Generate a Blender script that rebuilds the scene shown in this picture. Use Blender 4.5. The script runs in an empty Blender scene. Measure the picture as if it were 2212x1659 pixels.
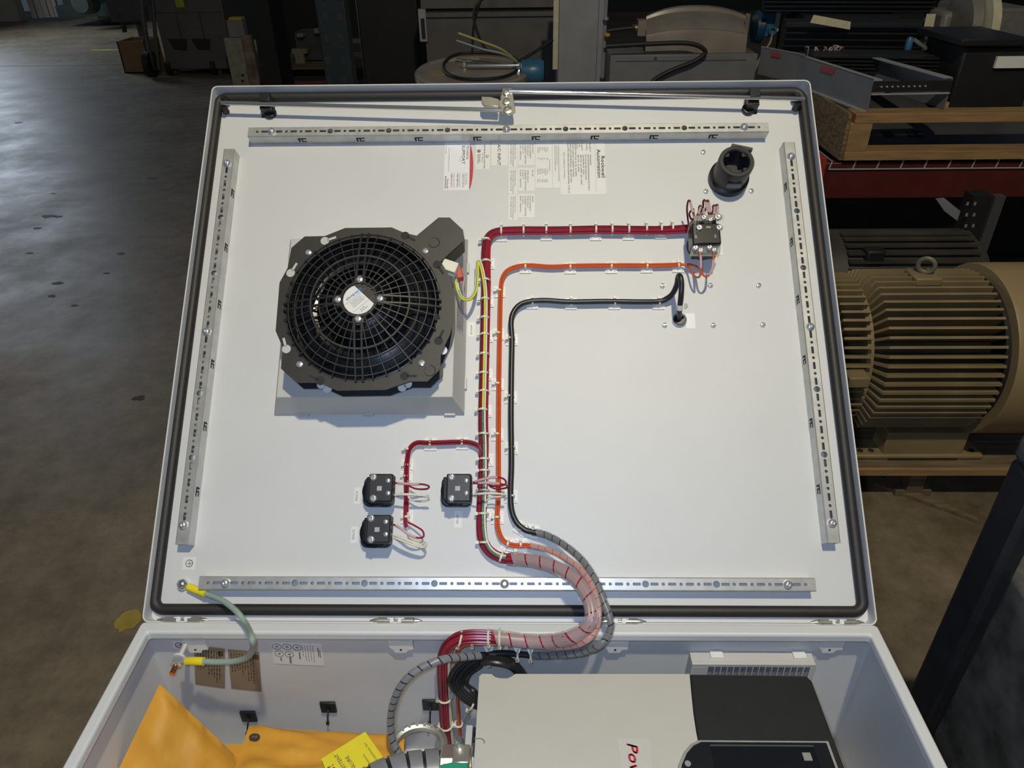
import bpy, bmesh, math, random
from mathutils import Vector, Matrix, noise
random.seed(11)
sc = bpy.context.scene
col = sc.collection
PI = math.pi

# ------------------------------------------------------------------ camera
FPX, CX, CY = 1588.455, 1106.0, 829.5           # focal length and centre in pixels of the 2212x1659 frame
AL = math.radians(42.157)                       # the open door leans back this far above the horizontal
CA, SA = math.cos(AL), math.sin(AL)
HZ = 0.545                                      # height of the enclosure rim above the floor
RM = Matrix(((0.99980925, -0.00288934, 0.01931613), (-0.00239878, 0.96334348, 0.26826031), (-0.01938317, -0.26825547, 0.96315279)))
CAM_D = Vector((32.507, -392.439, 1106.673))    # camera in door millimetres (u right, v up the door, w out of it)

def d2w(u, v, w):
    """door millimetres -> world metres"""
    v += 441.0; w -= 24.0
    return Vector((u*.001, (v*CA - w*SA)*.001, HZ + (v*SA + w*CA)*.001))

def ray_door(px, py):
    d = RM.transposed() @ Vector(((px-CX)/FPX, (py-CY)/FPX, 1.0))
    return Vector((d.x, -d.y, -d.z))

def D(px, py, w=0.0):
    """point of the door at height w (mm) seen at a pixel of the photograph, in door mm"""
    d = ray_door(px, py)
    s = (w - CAM_D.z)/d.z
    return CAM_D + d*s

def wdir(d):
    return Vector((d.x, d.y*CA - d.z*SA, d.y*SA + d.z*CA))
CAM_W = d2w(*CAM_D)
def on_y(px, py, Y):
    d = wdir(ray_door(px, py)); return CAM_W + d*((Y-CAM_W.y)/d.y)
def on_z(px, py, Z):
    d = wdir(ray_door(px, py)); return CAM_W + d*((Z-CAM_W.z)/d.z)

DM = Matrix(((1, 0, 0, 0), (0, CA, -SA, .441*CA+.024*SA), (0, SA, CA, HZ+.441*SA-.024*CA), (0, 0, 0, 1)))

cam = bpy.data.cameras.new('camera')
cam.sensor_fit = 'HORIZONTAL'; cam.sensor_width = 36.0; cam.lens = 36.0*FPX/2212.0
cam.clip_start = .01; cam.clip_end = 200
cam_o = bpy.data.objects.new('camera', cam); col.objects.link(cam_o)
rt = RM.transposed()
def p2w(x, y, z): return wdir(Vector((x, -y, -z)))
ax = p2w(*(rt @ Vector((1, 0, 0)))); ay = -p2w(*(rt @ Vector((0, 1, 0)))); az = -p2w(*(rt @ Vector((0, 0, 1))))
cam_o.matrix_world = Matrix(((ax.x, ay.x, az.x, CAM_W.x), (ax.y, ay.y, az.y, CAM_W.y), (ax.z, ay.z, az.z, CAM_W.z), (0, 0, 0, 1)))
sc.camera = cam_o

# ------------------------------------------------------------------ light and exposure
sc.view_settings.view_transform = 'Standard'
sc.view_settings.look = 'None'
sc.view_settings.exposure = 0.0
sc.view_settings.gamma = 1.0
sc.view_settings.use_curve_mapping = False
wd = bpy.data.worlds.new('world'); sc.world = wd; wd.use_nodes = True
bg = wd.node_tree.nodes['Background']
bg.inputs[0].default_value = (.62, .78, 1.0, 1); bg.inputs[1].default_value = .06

def lamp(name, kind, loc, energy, color, **kw):
    l = bpy.data.lights.new(name, kind); l.energy = energy; l.color = color
    for k, v in kw.items(): setattr(l, k, v)
    o = bpy.data.objects.new(name, l); col.objects.link(o); o.location = loc
    return o
# high-bay lamp over the photographer's right shoulder
lamp('high_bay_lamp', 'POINT', d2w(380, 1000, 3050), 284, (1.0, .90, .67), shadow_soft_size=.055)
# the camera's own flash, just beside the lens
lamp('camera_flash', 'POINT', d2w(10, -372, 1112), 21.5, (.54, .69, 1.0), shadow_soft_size=.012)
# daylight through a dock door far to the left, out of frame
_g = on_z(-20, 440, 0); _d = (_g-CAM_W).normalized(); _d.z = -_d.z
DOCK = _g+_d*9.0
dd = lamp('dock_door_daylight', 'AREA', DOCK, 125, (.74, .86, 1.0), shape='RECTANGLE', size=2.4, size_y=2.0)
dd.rotation_euler = Vector((1, -.25, -.32)).to_track_quat('-Z', 'Y').to_euler()

# ------------------------------------------------------------------ materials
MATS = {}
def mat(name, c, rough=.5, metal=0.0, var=.10, vscale=30.0, bump=0.0, bscale=400.0, alpha=None, trans=0.0, coat=0.0, emit=None, stretch=None, c2=None, spec=None):
    if name in MATS: return MATS[name]
    m = bpy.data.materials.new(name); m.use_nodes = True
    nt = m.node_tree; N = nt.nodes; L = nt.links
    b = N['Principled BSDF']
    tc = N.new('ShaderNodeTexCoord')
    mp = N.new('ShaderNodeMapping'); L.new(tc.outputs['Object'], mp.inputs[0])
    if stretch: mp.inputs['Scale'].default_value = stretch
    nz = N.new('ShaderNodeTexNoise'); nz.inputs['Scale'].default_value = vscale; nz.inputs['Detail'].default_value = 5
    L.new(mp.outputs[0], nz.inputs['Vector'])
    rp = N.new('ShaderNodeValToRGB'); L.new(nz.outputs['Fac'], rp.inputs[0])
    lo = c2 if c2 else tuple(x*(1-var) for x in c); hi = tuple(min(1, x*(1+var)) for x in c)
    rp.color_ramp.elements[0].position = .3; rp.color_ramp.elements[1].position = .7
    rp.color_ramp.elements[0].color = (*lo, 1); rp.color_ramp.elements[1].color = (*hi, 1)
    L.new(rp.outputs[0], b.inputs['Base Color'])
    b.inputs['Roughness'].default_value = rough; b.inputs['Metallic'].default_value = metal
    if spec is not None: b.inputs['Specular IOR Level'].default_value = spec
    if coat: b.inputs['Coat Weight'].default_value = coat; b.inputs['Coat Roughness'].default_value = .1
    if trans: b.inputs['Transmission Weight'].default_value = trans
    if alpha is not None: b.inputs['Alpha'].default_value = alpha
    if bump:
        n2 = N.new('ShaderNodeTexNoise'); n2.inputs['Scale'].default_value = bscale; n2.inputs['Detail'].default_value = 3
        L.new(mp.outputs[0], n2.inputs['Vector'])
        bp = N.new('ShaderNodeBump'); bp.inputs['Strength'].default_value = bump; bp.inputs['Distance'].default_value = .002
        L.new(n2.outputs['Fac'], bp.inputs['Height']); L.new(bp.outputs[0], b.inputs['Normal'])
    MATS[name] = m
    return m

PAINT = mat('light_grey_textured_paint', (.60, .60, .585), .42, var=.02, vscale=8, bump=.12, bscale=1700)
PAINT_D = PAINT
GALV = mat('galvanised_steel', (.56, .56, .53), .36, .6, var=.10, vscale=60)
ZINC = mat('zinc_plate', (.66, .63, .52), .26, .8, var=.10, vscale=80)
CHROME = mat('chrome', (.80, .80, .80), .14, .9, var=.03)
BOLT = mat('bolt_steel', (.72, .72, .72), .22, .75, var=.06, vscale=200)
RUBBER = mat('black_foam_gasket', (.019, .017, .015), .55, var=.15, vscale=200)
BLACKP = mat('black_plastic', (.016, .016, .017), .38, var=.10, vscale=90)
FANP = mat('dark_grey_fan_plastic', (.021, .020, .018), .46, var=.08, vscale=120, bump=.1, bscale=1500)
GLOSSB = mat('gloss_black_plastic', (.007, .008, .010), .28, var=.1)
GREYP = mat('pebble_grey_plastic', (.50, .49, .45), .45, var=.03, vscale=20, bump=.1, bscale=1200)
CREAM = mat('natural_nylon', (.70, .67, .52), .40, var=.05, vscale=120)
WHITEP = mat('white_plastic', (.74, .73, .67), .40, var=.03, vscale=100)
RED = mat('red_wire', (.30, .018, .036), .32, var=.10, vscale=150)
DKRED = mat('dark_red_wire', (.16, .010, .022), .34, var=.10, vscale=150)
ORANGE = mat('orange_wire', (.62, .095, .018), .34, var=.06, vscale=150)
YELLOW = mat('yellow_wire', (.74, .70, .05), .34, var=.06, vscale=150)
GREENW = mat('green_wire', (.05, .26, .14), .34, var=.10, vscale=150)
WHITEW = mat('white_wire', (.72, .68, .54), .36, var=.05, vscale=150)
BLACKW = mat('black_cable', (.017, .017, .018), .36, var=.15, vscale=150)
SLEEVE = mat('printed_wire_sleeve', (.52, .36, .37), .45, var=.08, vscale=300)
PAPER = mat('white_label', (.72, .71, .67), .42, var=.02, vscale=40)
GLOSSL = mat('gloss_white_label', (.80, .80, .80), .22, var=.01, vscale=40)
INK = mat('label_ink', (.045, .040, .042), .6, var=.1)
INKG = mat('grey_label_ink', (.20, .19, .19), .6, var=.1)
INKR = mat('red_label_ink', (.50, .020, .030), .5, var=.05)
INKB = mat('blue_label_ink', (.04, .28, .70), .5, var=.05)
KRAFTL = mat('brown_label', (.27, .20, .125), .5, var=.06, vscale=60)
MANILA = mat('manila_paper', (.62, .30, .030), .62, var=.07, vscale=14, bump=.25, bscale=60)
TAGY = mat('yellow_tag_card', (.74, .62, .02), .55, var=.04, vscale=30)
COPPER = mat('copper', (.72, .27, .11), .28, 1.0, var=.1, vscale=300)
DARKHOLE = mat('hole_shade_paint', (.012, .012, .013), .7, var=.1)  # dark plates in this colour stand for the shade inside holes

def wrap_mat(name, c, fac):
    if name in MATS: return MATS[name]
    m = bpy.data.materials.new(name); m.use_nodes = True
    nt = m.node_tree; N = nt.nodes; L = nt.links
    b = N['Principled BSDF']; b.inputs['Base Color'].default_value = (*c, 1); b.inputs['Roughness'].default_value = .3
    nz = N.new('ShaderNodeTexNoise'); nz.inputs['Scale'].default_value = 300
    rp = N.new('ShaderNodeValToRGB'); rp.color_ramp.elements[0].color = (*[x*.9 for x in c], 1); rp.color_ramp.elements[1].color = (*c, 1)
    L.new(nz.outputs['Fac'], rp.inputs[0]); L.new(rp.outputs[0], b.inputs['Base Color'])
    t = N.new('ShaderNodeBsdfTransparent'); mx = N.new('ShaderNodeMixShader'); mx.inputs[0].default_value = fac
    L.new(t.outputs[0], mx.inputs[1]); L.new(b.outputs[0], mx.inputs[2]); L.new(mx.outputs[0], N['Material Output'].inputs[0])
    MATS[name] = m
    return m
WRAP = wrap_mat('translucent_spiral_wrap', (.62, .58, .56), .42)
WRAPG = wrap_mat('translucent_spiral_wrap_on_black', (.34, .34, .345), .50)
CLEAR = wrap_mat('clear_polycarbonate', (.62, .62, .50), .30)
STRAP = wrap_mat('clear_strap_sleeve', (.48, .60, .52), .45)

# ------------------------------------------------------------------ mesh helpers
class MB:
    def __init__(s): s.v = []; s.f = []
    def add(s, vs, fs, M=None):
        b = len(s.v)
        for p in vs:
            p = Vector(p)
            s.v.append(M @ p if M is not None else p)
        for f in fs: s.f.append(tuple(i+b for i in f))
        return s
    def box(s, cx, cy, cz, sx, sy, sz, M=None):
        x, y, z = sx/2, sy/2, sz/2
        vs = [(cx+a*x, cy+b*y, cz+c*z) for c in (-1, 1) for b in (-1, 1) for a in (-1, 1)]
        return s.add(vs, [(0, 2, 3, 1), (4, 5, 7, 6), (0, 1, 5, 4), (2, 6, 7, 3), (0, 4, 6, 2), (1, 3, 7, 5)], M)
    def box2(s, x0, x1, y0, y1, z0, z1, M=None):
        return s.box((x0+x1)/2, (y0+y1)/2, (z0+z1)/2, abs(x1-x0), abs(y1-y0), abs(z1-z0), M)
    def prism(s, poly, z0, z1, M=None, top=None):
        n = len(poly); top = top or poly
        vs = [(p[0], p[1], z0) for p in poly]+[(p[0], p[1], z1) for p in top]
        fs = [tuple(range(n-1, -1, -1)), tuple(range(n, 2*n))]+[(i, (i+1) % n, n+(i+1) % n, n+i) for i in range(n)]
        return s.add(vs, fs, M)
    def lathe(s, prof, n=20, M=None, cap=True):
        vs = []; fs = []; k = len(prof)
        for i in range(n):
            a = 2*PI*i/n; c, d = math.cos(a), math.sin(a)
            for r, z in prof: vs.append((r*c, r*d, z))
        for i in range(n):
            j = (i+1) % n
            for q in range(k-1): fs.append((i*k+q, j*k+q, j*k+q+1, i*k+q+1))
        if cap:
            if prof[0][0] > 1e-6: fs.append(tuple(i*k for i in range(n-1, -1, -1)))
            if prof[-1][0] > 1e-6: fs.append(tuple(i*k+k-1 for i in range(n)))
        return s.add(vs, fs, M)
    def cyl(s, c, r, h, n=16, axis='z', M=None):
        T = Matrix.Translation(c)
        if axis == 'x': T = T @ Matrix.Rotation(PI/2, 4, 'Y')
        if axis == 'y': T = T @ Matrix.Rotation(-PI/2, 4, 'X')
        if M is not None: T = M @ T
        return s.lathe([(r, 0), (r, h)], n, T)
    def tube(s, pts, r, n=8, closed=False, cap=True, flat=1.0):
        pts = [Vector(p) for p in pts]; k = len(pts)
        fr = frames(pts, closed); vs = []; fs = []
        for i, (p, (t, a, b)) in enumerate(zip(pts, fr)):
            rr = r[i] if isinstance(r, (list, tuple)) else r
            for q in range(n):
                th = 2*PI*q/n
                vs.append(p+(a*math.cos(th)+b*(math.sin(th)*flat))*rr)
        for i in range(k if closed else k-1):
            j = (i+1) % k
            for q in range(n):
                w = (q+1) % n
                fs.append((i*n+q, i*n+w, j*n+w, j*n+q))
        if cap and not closed:
            fs.append(tuple(range(n-1, -1, -1))); fs.append(tuple((k-1)*n+q for q in range(n)))
        return s.add(vs, fs)
    def spiral(s, pts, r, pitch, cover=.86, n=14, flat=1.0):
        """ribbon wound round a path"""
        pts = resample(pts, max(40, int(plen(pts)/pitch*6)))
        fr = frames(pts, False); k = len(pts)
        L = [0.0]
        for i in range(1, k): L.append(L[-1]+(pts[i]-pts[i-1]).length)
        tot = L[-1]
        def at(sv):
            sv = max(0, min(tot, sv)); i = 0
            lo, hi = 0, k-1
            while hi-lo > 1:
                m = (lo+hi)//2
                if L[m] <= sv: lo = m
                else: hi = m
            f = (sv-L[lo])/max(1e-9, L[hi]-L[lo])
            return pts[lo].lerp(pts[hi], f), fr[lo][1].lerp(fr[hi][1], f).normalized(), fr[lo][2].lerp(fr[hi][2], f).normalized()
        turns = tot/pitch; steps = int(turns*n); vs = []; fs = []
        for i in range(steps+1):
            th = 2*PI*i/n
            for j in (0, .5, 1):
                p, a, b = at(pitch*i/n + pitch*cover*(j-.5))
                vs.append(p+(a*math.cos(th)+b*math.sin(th)*flat)*r)
        for i in range(steps):
            for j in (0, 1): fs.append((i*3+j, i*3+j+1, i*3+4+j, i*3+3+j))
        return s.add(vs, fs)
    def build(s, name, m, parent=None, o=(0, 0, 0), unit=.001, bevel=0, seg=2, M=None, smooth=38, recalc=True):
        me = bpy.data.meshes.new(name)
        o = Vector(o)
        me.from_pydata([((p-o)*unit)[:] for p in s.v], [], s.f)
        if recalc:
            bm = bmesh.new(); bm.from_mesh(me); bmesh.ops.recalc_face_normals(bm, faces=bm.faces); bm.to_mesh(me); bm.free()
        if smooth:
            me.shade_smooth(); me.set_sharp_from_angle(angle=math.radians(smooth))
        me.materials.append(m)
        return link(name, me, parent, M, bevel, seg)

def link(name, me, parent=None, M=None, bevel=0, seg=2):
    ob = bpy.data.objects.new(name, me); col.objects.link(ob)
    if parent is not None: ob.parent = parent
    if M is not None: ob.matrix_basis = M
    if bevel:
        b = ob.modifiers.new('bevel', 'BEVEL'); b.width = bevel; b.segments = seg; b.limit_method = 'ANGLE'; b.angle_limit = math.radians(40)
    return ob

def frames(pts, closed):
    k = len(pts); out = []; prev = None
    for i in range(k):
        if closed: t = pts[(i+1) % k]-pts[i-1]
        else: t = pts[min(k-1, i+1)]-pts[max(0, i-1)]
        t = t.normalized() if t.length > 1e-12 else Vector((0, 0, 1))
        if prev is None:
            u = Vector((0, 0, 1)) if abs(t.z) < .9 else Vector((1, 0, 0))
            a = t.cross(u).normalized()
        else:
            a = prev - t*prev.dot(t)
            a = a.normalized() if a.length > 1e-9 else t.orthogonal().normalized()
        prev = a; out.append((t, a, t.cross(a)))
    return out

def plen(p): return sum((Vector(p[i+1])-Vector(p[i])).length for i in range(len(p)-1))
def curve(pts, n=8, closed=False):
    """centripetal-ish Catmull-Rom through points"""
    P = [Vector(p) for p in pts]; k = len(P); out = []
    rng = k if closed else k-1
    for i in range(rng):
        p0 = P[i-1] if (i > 0 or closed) else P[0]*2-P[1]
        p1, p2 = P[i], P[(i+1) % k]
        p3 = P[(i+2) % k] if (i+2 < k or closed) else P[-1]*2-P[-2]
        for j in range(n):
            t = j/n
            out.append(.5*((2*p1)+(p2-p0)*t+(2*p0-5*p1+4*p2-p3)*t*t+(3*p1-p0-3*p2+p3)*t*t*t))
    if not closed: out.append(P[-1])
    return out
def resample(pts, n):
    pts = [Vector(p) for p in pts]; L = [0.0]
    for i in range(1, len(pts)): L.append(L[-1]+(pts[i]-pts[i-1]).length)
    out = []; j = 0
    for i in range(n):
        s = L[-1]*i/(n-1)
        while j < len(L)-2 and L[j+1] < s: j += 1
        f = (s-L[j])/max(1e-9, L[j+1]-L[j]); out.append(pts[j].lerp(pts[j+1], f))
    return out
def rrect(x0, x1, y0, y1, r, n=5):
    out = []
    for cx, cy, a0 in ((x1-r, y1-r, 0), (x0+r, y1-r, PI/2), (x0+r, y0+r, PI), (x1-r, y0+r, 1.5*PI)):
        for i in range(n+1):
            a = a0+PI/2*i/n; out.append((cx+r*math.cos(a), cy+r*math.sin(a)))
    return out
def ngon(r, n, a0=0.0, c=(0, 0)): return [(c[0]+r*math.cos(a0+2*PI*i/n), c[1]+r*math.sin(a0+2*PI*i/n)) for i in range(n)]

def tag(o, label=None, cat=None, group=None, kind=None):
    if label: o['label'] = label
    if cat: o['category'] = cat
    if group: o['group'] = group
    if kind: o['kind'] = kind
    return o
def thing(name, label, cat, group=None, M=None):
    e = bpy.data.objects.new(name, None); e.empty_display_size = .02; col.objects.link(e)
    if M is not None: e.matrix_basis = M
    return tag(e, label, cat, group)
def DT(a): return DM @ Matrix.Translation(Vector(a)*.001)       # a place on the door
def WT(a): return Matrix.Translation(Vector(a))
def dthing(name, label, cat, a, group=None): return thing(name, label, cat, group, DT(a))
def struct(o): o['kind'] = 'structure'; return o

# lettering
_glyph = {}
def glyphs(s):
    if s not in _glyph:
        c = bpy.data.curves.new('t', 'FONT'); c.body = s; c.resolution_u = 2; c.size = 1
        ob = bpy.data.objects.new('t', c); me = bpy.data.meshes.new_from_object(ob)
        vs = [v.co.copy() for v in me.vertices]; fs = [tuple(p.vertices) for p in me.polygons]
        bpy.data.objects.remove(ob); bpy.data.curves.remove(c); bpy.data.meshes.remove(me)
        x0 = min(v.x for v in vs); x1 = max(v.x for v in vs); y0 = 0.0; y1 = .70
        _glyph[s] = ([((v.x-x0)/(x1-x0), (v.y-y0)/(y1-y0)) for v in vs], fs)
    return _glyph[s]
def put_text(mb, s, org, xd, yd, w, bold=0.35):
    """org lower-left corner, xd / yd full width and height vectors (2D), at height w"""
    g, fs = glyphs(s)
    for k in ((0, bold) if bold else (0,)):
        mb.add([(org[0]+xd[0]*x+yd[0]*y+k*yd[0]*.12+k*xd[0]*.004, org[1]+xd[1]*x+yd[1]*y+k*.004*xd[1], w) for x, y in g], fs)
def fake_lines(mb, x0, x1, y0, y1, n, w, seed=1, horiz=True):
    """rows of small print too fine to read, as little bars"""
    r = random.Random(seed)
    for i in range(n):
        if horiz:
            y = y0+(y1-y0)*(i+.5)/n; h = abs(y1-y0)/n*.36; x = x0; e = x0+(x1-x0)*r.uniform(.45, 1)
            while x < e:
                l = r.uniform(.6, 2.4); mb.box2(x, min(x+l, e), y-h/2, y+h/2, w, w+.02); x += l+.5
        else:
            x = x0+(x1-x0)*(i+.5)/n; h = abs(x1-x0)/n*.36; y = y1; e = y1-(y1-y0)*r.uniform(.45, 1)
            while y > e:
                l = r.uniform(.6, 2.4); mb.box2(x-h/2, x+h/2, y-l, y, w, w+.02); y -= l+.5

# ================================================================== the enclosure lying on its back
X0, X1, YF, DEP = -.5135, .5195, -.884, .300
enc = thing('electrical_enclosure', 'large light grey steel enclosure lying on its back with its door open', 'enclosure', M=WT((0, YF/2, HZ-DEP)))
EO = Vector((0, YF/2, HZ-DEP))
mb = MB(); t = .002
mb.box2(X0, X1, YF, 0, HZ-DEP, HZ-DEP+t)
mb.box2(X0, X0+t, YF, 0, HZ-DEP+t, HZ-.006); mb.box2(X1-t, X1, YF, 0, HZ-DEP+t, HZ-.006)
mb.box2(X0+t, X1-t, -t, 0, HZ-DEP+t, HZ-.006); mb.box2(X0+t, X1-t, YF, YF+t, HZ-DEP+t, HZ-.006)
mb.build('body', PAINT, enc, EO, 1)
def ring(mb, o, i, z0, z1):
    n = len(o); vs = [(*p, z0) for p in o]+[(*p, z0) for p in i]+[(*p, z1) for p in o]+[(*p, z1) for p in i]; fs = []
    for k in range(n):
        j = (k+1) % n
        fs += [(k, j, n+j, n+k), (2*n+k, 3*n+k, 3*n+j, 2*n+j), (k, 2*n+k, 2*n+j, j), (n+k, n+j, 3*n+j, 3*n+k)]
    mb.add(vs, fs)
mb = MB(); ring(mb, rrect(X0, X1, YF, .003, .006), rrect(X0+.016, X1-.016, YF+.016, -.016, .004), HZ-.016, HZ+.001)
mb.build('rim', PAINT, enc, EO, 1, bevel=.004, seg=3)
mb = MB(); mb.box2(X0+.03, X1-.03, YF+.03, -.03, HZ-DEP+.012, HZ-DEP+.0145); mb.build('mounting_plate', PAINT, enc, EO, 1)
for px in (425, 868, 1330, 1792):                       # white tabs under the rim
    p = on_y(px, 1386, -.002); tb = MB()
    tb.prism([(-.017, .014), (-.017, 0), (-.012, -.004), (-.010, -.011), (.006, -.011), (.009, -.005), (.017, -.004), (.017, .014)], 0, .007, Matrix.Translation((p.x, -.0025, p.z-.004)) @ Matrix.Rotation(PI/2, 4, 'X'))
    tt = tb.build('hinge_tab', WHITEP, enc, EO, 1)
    MB().cyl((p.x-.001, -.0102, p.z-.008), .0016, .0025, 10, 'y').build('tab_hole', DARKHOLE, tt, EO, 1)

# the door, leaning back on its hinges
UL, UR, VB, VT = -513., 520., -440., 449.
MDOOR = WT(EO).inverted() @ DM
mb = MB(); mb.prism(rrect(UL+1.5, UR-1.5, VB+1.5, VT-1.5, 9), -2, 0)
ring(mb, rrect(UL, UR, VB, VT, 10), rrect(UL+2.2, UR-2.2, VB+2.2, VT-2.2, 8), -2, 24)
door = mb.build('door', PAINT, enc, M=MDOOR, bevel=.0006)
gl, gr_ = D(371.5, 993.5, 7).x, D(1771, 522, 7).x
gt, gb = D(1100, 203, 7).y, D(1100, 1319, 7).y
mb = MB(); mb.tube([(p[0], p[1], 4.5) for p in rrect(gl, gr_, gb, gt, 15, 8)], 8.0, 12, closed=True)
mb.build('gasket', RUBBER, door)
for k, px in enumerate((397, 856, 1338, 1806)):           # hinges
    c = D(px, 1336, 20); h = MB()
    for s in (-1, 1):
        h.lathe([(4.6, 8), (4.6, 25), (3.4, 26), (3.4, 30), (1, 37)], 12, Matrix.Translation((c.x, -436.5, 22)) @ Matrix.Rotation(s*PI/2, 4, 'Y'))
    h.cyl((c.x-8, -436.5, 22), 2.2, 16, 10, 'x')
    hh = h.build('hinge', ZINC, door)
    for s in (-1, 1):
        MB().box(c.x+s*7.5, -435.5, 21, 9.5, 7, 9).build('knuckle', WHITEP, hh, bevel=.0008)

# ------------------------------------------------------------------ mounting rails
def cell(mb, x0, x1, y0, y1, z, shape):
    """flat cell with a hole; shape ('o',r) or ('s',half length,half width) about its centre, or None"""
    cx, cy = (x0+x1)/2, (y0+y1)/2
    if shape is None:
        mb.add([(x0, y0, z), (x1, y0, z), (x1, y1, z), (x0, y1, z)], [(0, 1, 2, 3)]); return
    hx, hy = (x1-x0)/2, (y1-y0)/2
    if shape[0] == 'o': inn = ngon(shape[1], 12, PI/12)
    else:
        a, b = shape[1], shape[2]; inn = [(a, -b*.6), (a, b*.6), (a-.6, b), (-a+.6, b), (-a, b*.6), (-a, -b*.6), (-a+.6, -b), (a-.6, -b)]
    n = len(inn); vs = []; 
    out = [(-hx, -hy), (hx, -hy), (hx, hy), (-hx, hy)]
    for p in inn: vs.append((cx+p[0], cy+p[1], z))
    for p in inn: vs.append((cx+p[0]*1.0, cy+p[1]*1.0, z-1.6))
    for p in out: vs.append((cx+p[0], cy+p[1], z))
    fs = [(i, (i+1) % n, n+(i+1) % n, n+i) for i in range(n)]
    def quad(p):
        if p[0] >= 0: return 2 if p[1] >= 0 else 1
        return 3 if p[1] >= 0 else 0
    for i in range(n):
        j = (i+1) % n; qi, qj = quad(inn[i]), quad(inn[j])
        if qi == qj: fs.append((i, j, 2*n+qi))
        else: fs.append((i, j, 2*n+qj, 2*n+qi))
    mb.add(vs, fs)
def rail(name, label, a, L, rotz, bolts, big, side, ends=True):
    """a: centre in door mm; along local x; bolts/big: x positions; side: which wall shows punched tabs"""
    r = thing(name, label, 'rail', 'perforated mounting rails on the door', DT(a) @ Matrix.Rotation(rotz, 4, 'Z'))
    mb = MB(); W, H = 9.5, 23.0; hb = 5.5
    k0 = int(-L/2//12.5)-1; x = -L/2
    marks = {}
    for k in range(-80, 81):
        c = k*12.5
        if abs(c) > L/2-(6 if L > 700 else 20): continue
        if k % 2: marks[c] = ('s', 5.6, 2.0)
        else: marks[c] = ('o', 4.8) if any(abs(c-b) < 1 for b in big) else (('s', 6.2, 2.0) if any(abs(c-b) < 1 for b in bolts) else ('o', 2.3))
    xs = sorted(marks)
    cell(mb, -L/2, xs[0]-6.25, -hb, hb, H, None); cell(mb, xs[-1]+6.25, L/2, -hb, hb, H, None)
    for c in xs: cell(mb, c-6.25, c+6.25, -hb, hb, H, marks[c])
    for s in (-1, 1):
        y = [s*hb, s*(W-1.5), s*W, s*W, s*(W-1.4), s*(W-1.4), s*hb]; z = [H, H, H-1.5, 0, 0, H-2.2, H-1.6]
        n = len(y)
        vs = [(-L/2, y[i], z[i]) for i in range(n)]+[(L/2, y[i], z[i]) for i in range(n)]
        mb.add(vs, [(i, i+1, n+i+1, n+i) for i in range(n-1)]+[tuple(range(n)), tuple(range(2*n-1, n-1, -1))])
    mb.build('channel', GALV, r, smooth=25)
    for b in bolts:
        MB().lathe([(6.4, 23), (6.6, 24.2), (6.0, 26.2), (4.4, 28), (2.2, 28.6), (2.0, 26.5), (0, 26.5)], 18, Matrix.Translation((b, 0, 0))).build('bolt', BOLT, r)
    if side:
        for b in big+bolts:
            if abs(b) > L/2-60 and b > 0 and False: continue
            x = b+50 if b+50 < L/2-10 else None
            if x is None: continue
            h = MB(); y = side*W
            h.box(x-5.5, y+side*.12, 11.5, 3.0, .5, 10); h.box(x+1.5, y+side*.12, 15.4, 12, .5, 2.6); h.box(x+2.5, y+side*.12, 7.6, 8, .5, 2.2); h.box(x-.5, y+side*.12, 11.5, 2.2, .5, 8)
            h.build('punched_tab', DARKHOLE, r)
    return r
tr = D(1094, 279.6, 23); rail('mounting_rail', 'galvanised perforated rail along the top of the door above the paper labels', (tr.x, tr.y, 0), 882, 0, [-400, 0, 400], [-300, -200, -100, 100, 200, 300], -1)
br = D(1090, 1261, 23); rail('mounting_rail', 'galvanised perforated rail along the hinge edge of the door, crossed by the wrapped cables', (br.x, br.y, 0), 878, 0, [-400, 0, 400], [-300, -200, -100, 100, 200, 300], 0)
lr = D(446.5, 716.5, 23); rail('mounting_rail', 'galvanised perforated rail up the left side of the door beside the fan', (lr.x+.5, lr.y, 0), 656, -PI/2+.000, [-300, 0, 300], [-200, -100, 100, 200], 1)
rr = D(1749.6, 706.3, 23); rail('mounting_rail', 'galvanised perforated rail up the right side of the door near the motor', (rr.x, rr.y, 0), 656, -PI/2, [-300, 0, 300], [-200, -100, 100, 200], -1)

# ------------------------------------------------------------------ lock rods along the top
a = D(1092, 232, 0)
lk = dthing('lock_mechanism', 'two chrome lock rods with a cam plate along the top of the door', 'lock', a)
p0, p1 = D(478, 222.5, 26), D(1083, 238, 28)
MB().tube([p0, p1], 3.6, 12).build('lock_rod', CHROME, lk, a)
p2_, p3_ = D(1100, 197, 28), D(1738, 214, 28)
MB().tube([p2_, p3_], 3.6, 12).build('lock_rod', CHROME, lk, a)
cp = MB(); pts = [(1087, 193), (1106, 193), (1108, 206), (1113, 236), (1113, 244), (1101, 252), (1084, 246), (1080, 238), (1083, 207)]
cp.prism([D(x, y, 24)[:2] for x, y in pts], 24, 27); cpl = cp.build('cam_plate', ZINC, lk, a, bevel=.0006)
for x, y, r in ((1094, 199, 6), (1094, 219, 6.5), (1097, 237.5, 7.5)):
    c = D(x, y, 29); MB().lathe([(r, -3), (r, 1.5), (r*.55, 2.2), (r*.5, .5), (0, .5)], 14, Matrix.Translation((c.x, c.y, 29))).build('pivot_pin', ZINC, cpl, a)
tg = MB(); c = D(1094, 220, 10); tg.lathe([(10, 0), (10, 24)], 8, Matrix.Translation((c.x, c.y, 0))); tg.build('cam_shaft', ZINC, lk, a)
tg = MB(); q = [D(x, y, 30) for x, y in ((1040, 208), (1060, 209), (1076, 213), (1080, 218), (1078, 230), (1066, 229), (1045, 228), (1040, 221))]
tg.prism([v[:2] for v in q], 24, 30); tg.build('tongue', ZINC, lk, a, bevel=.001)
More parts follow.
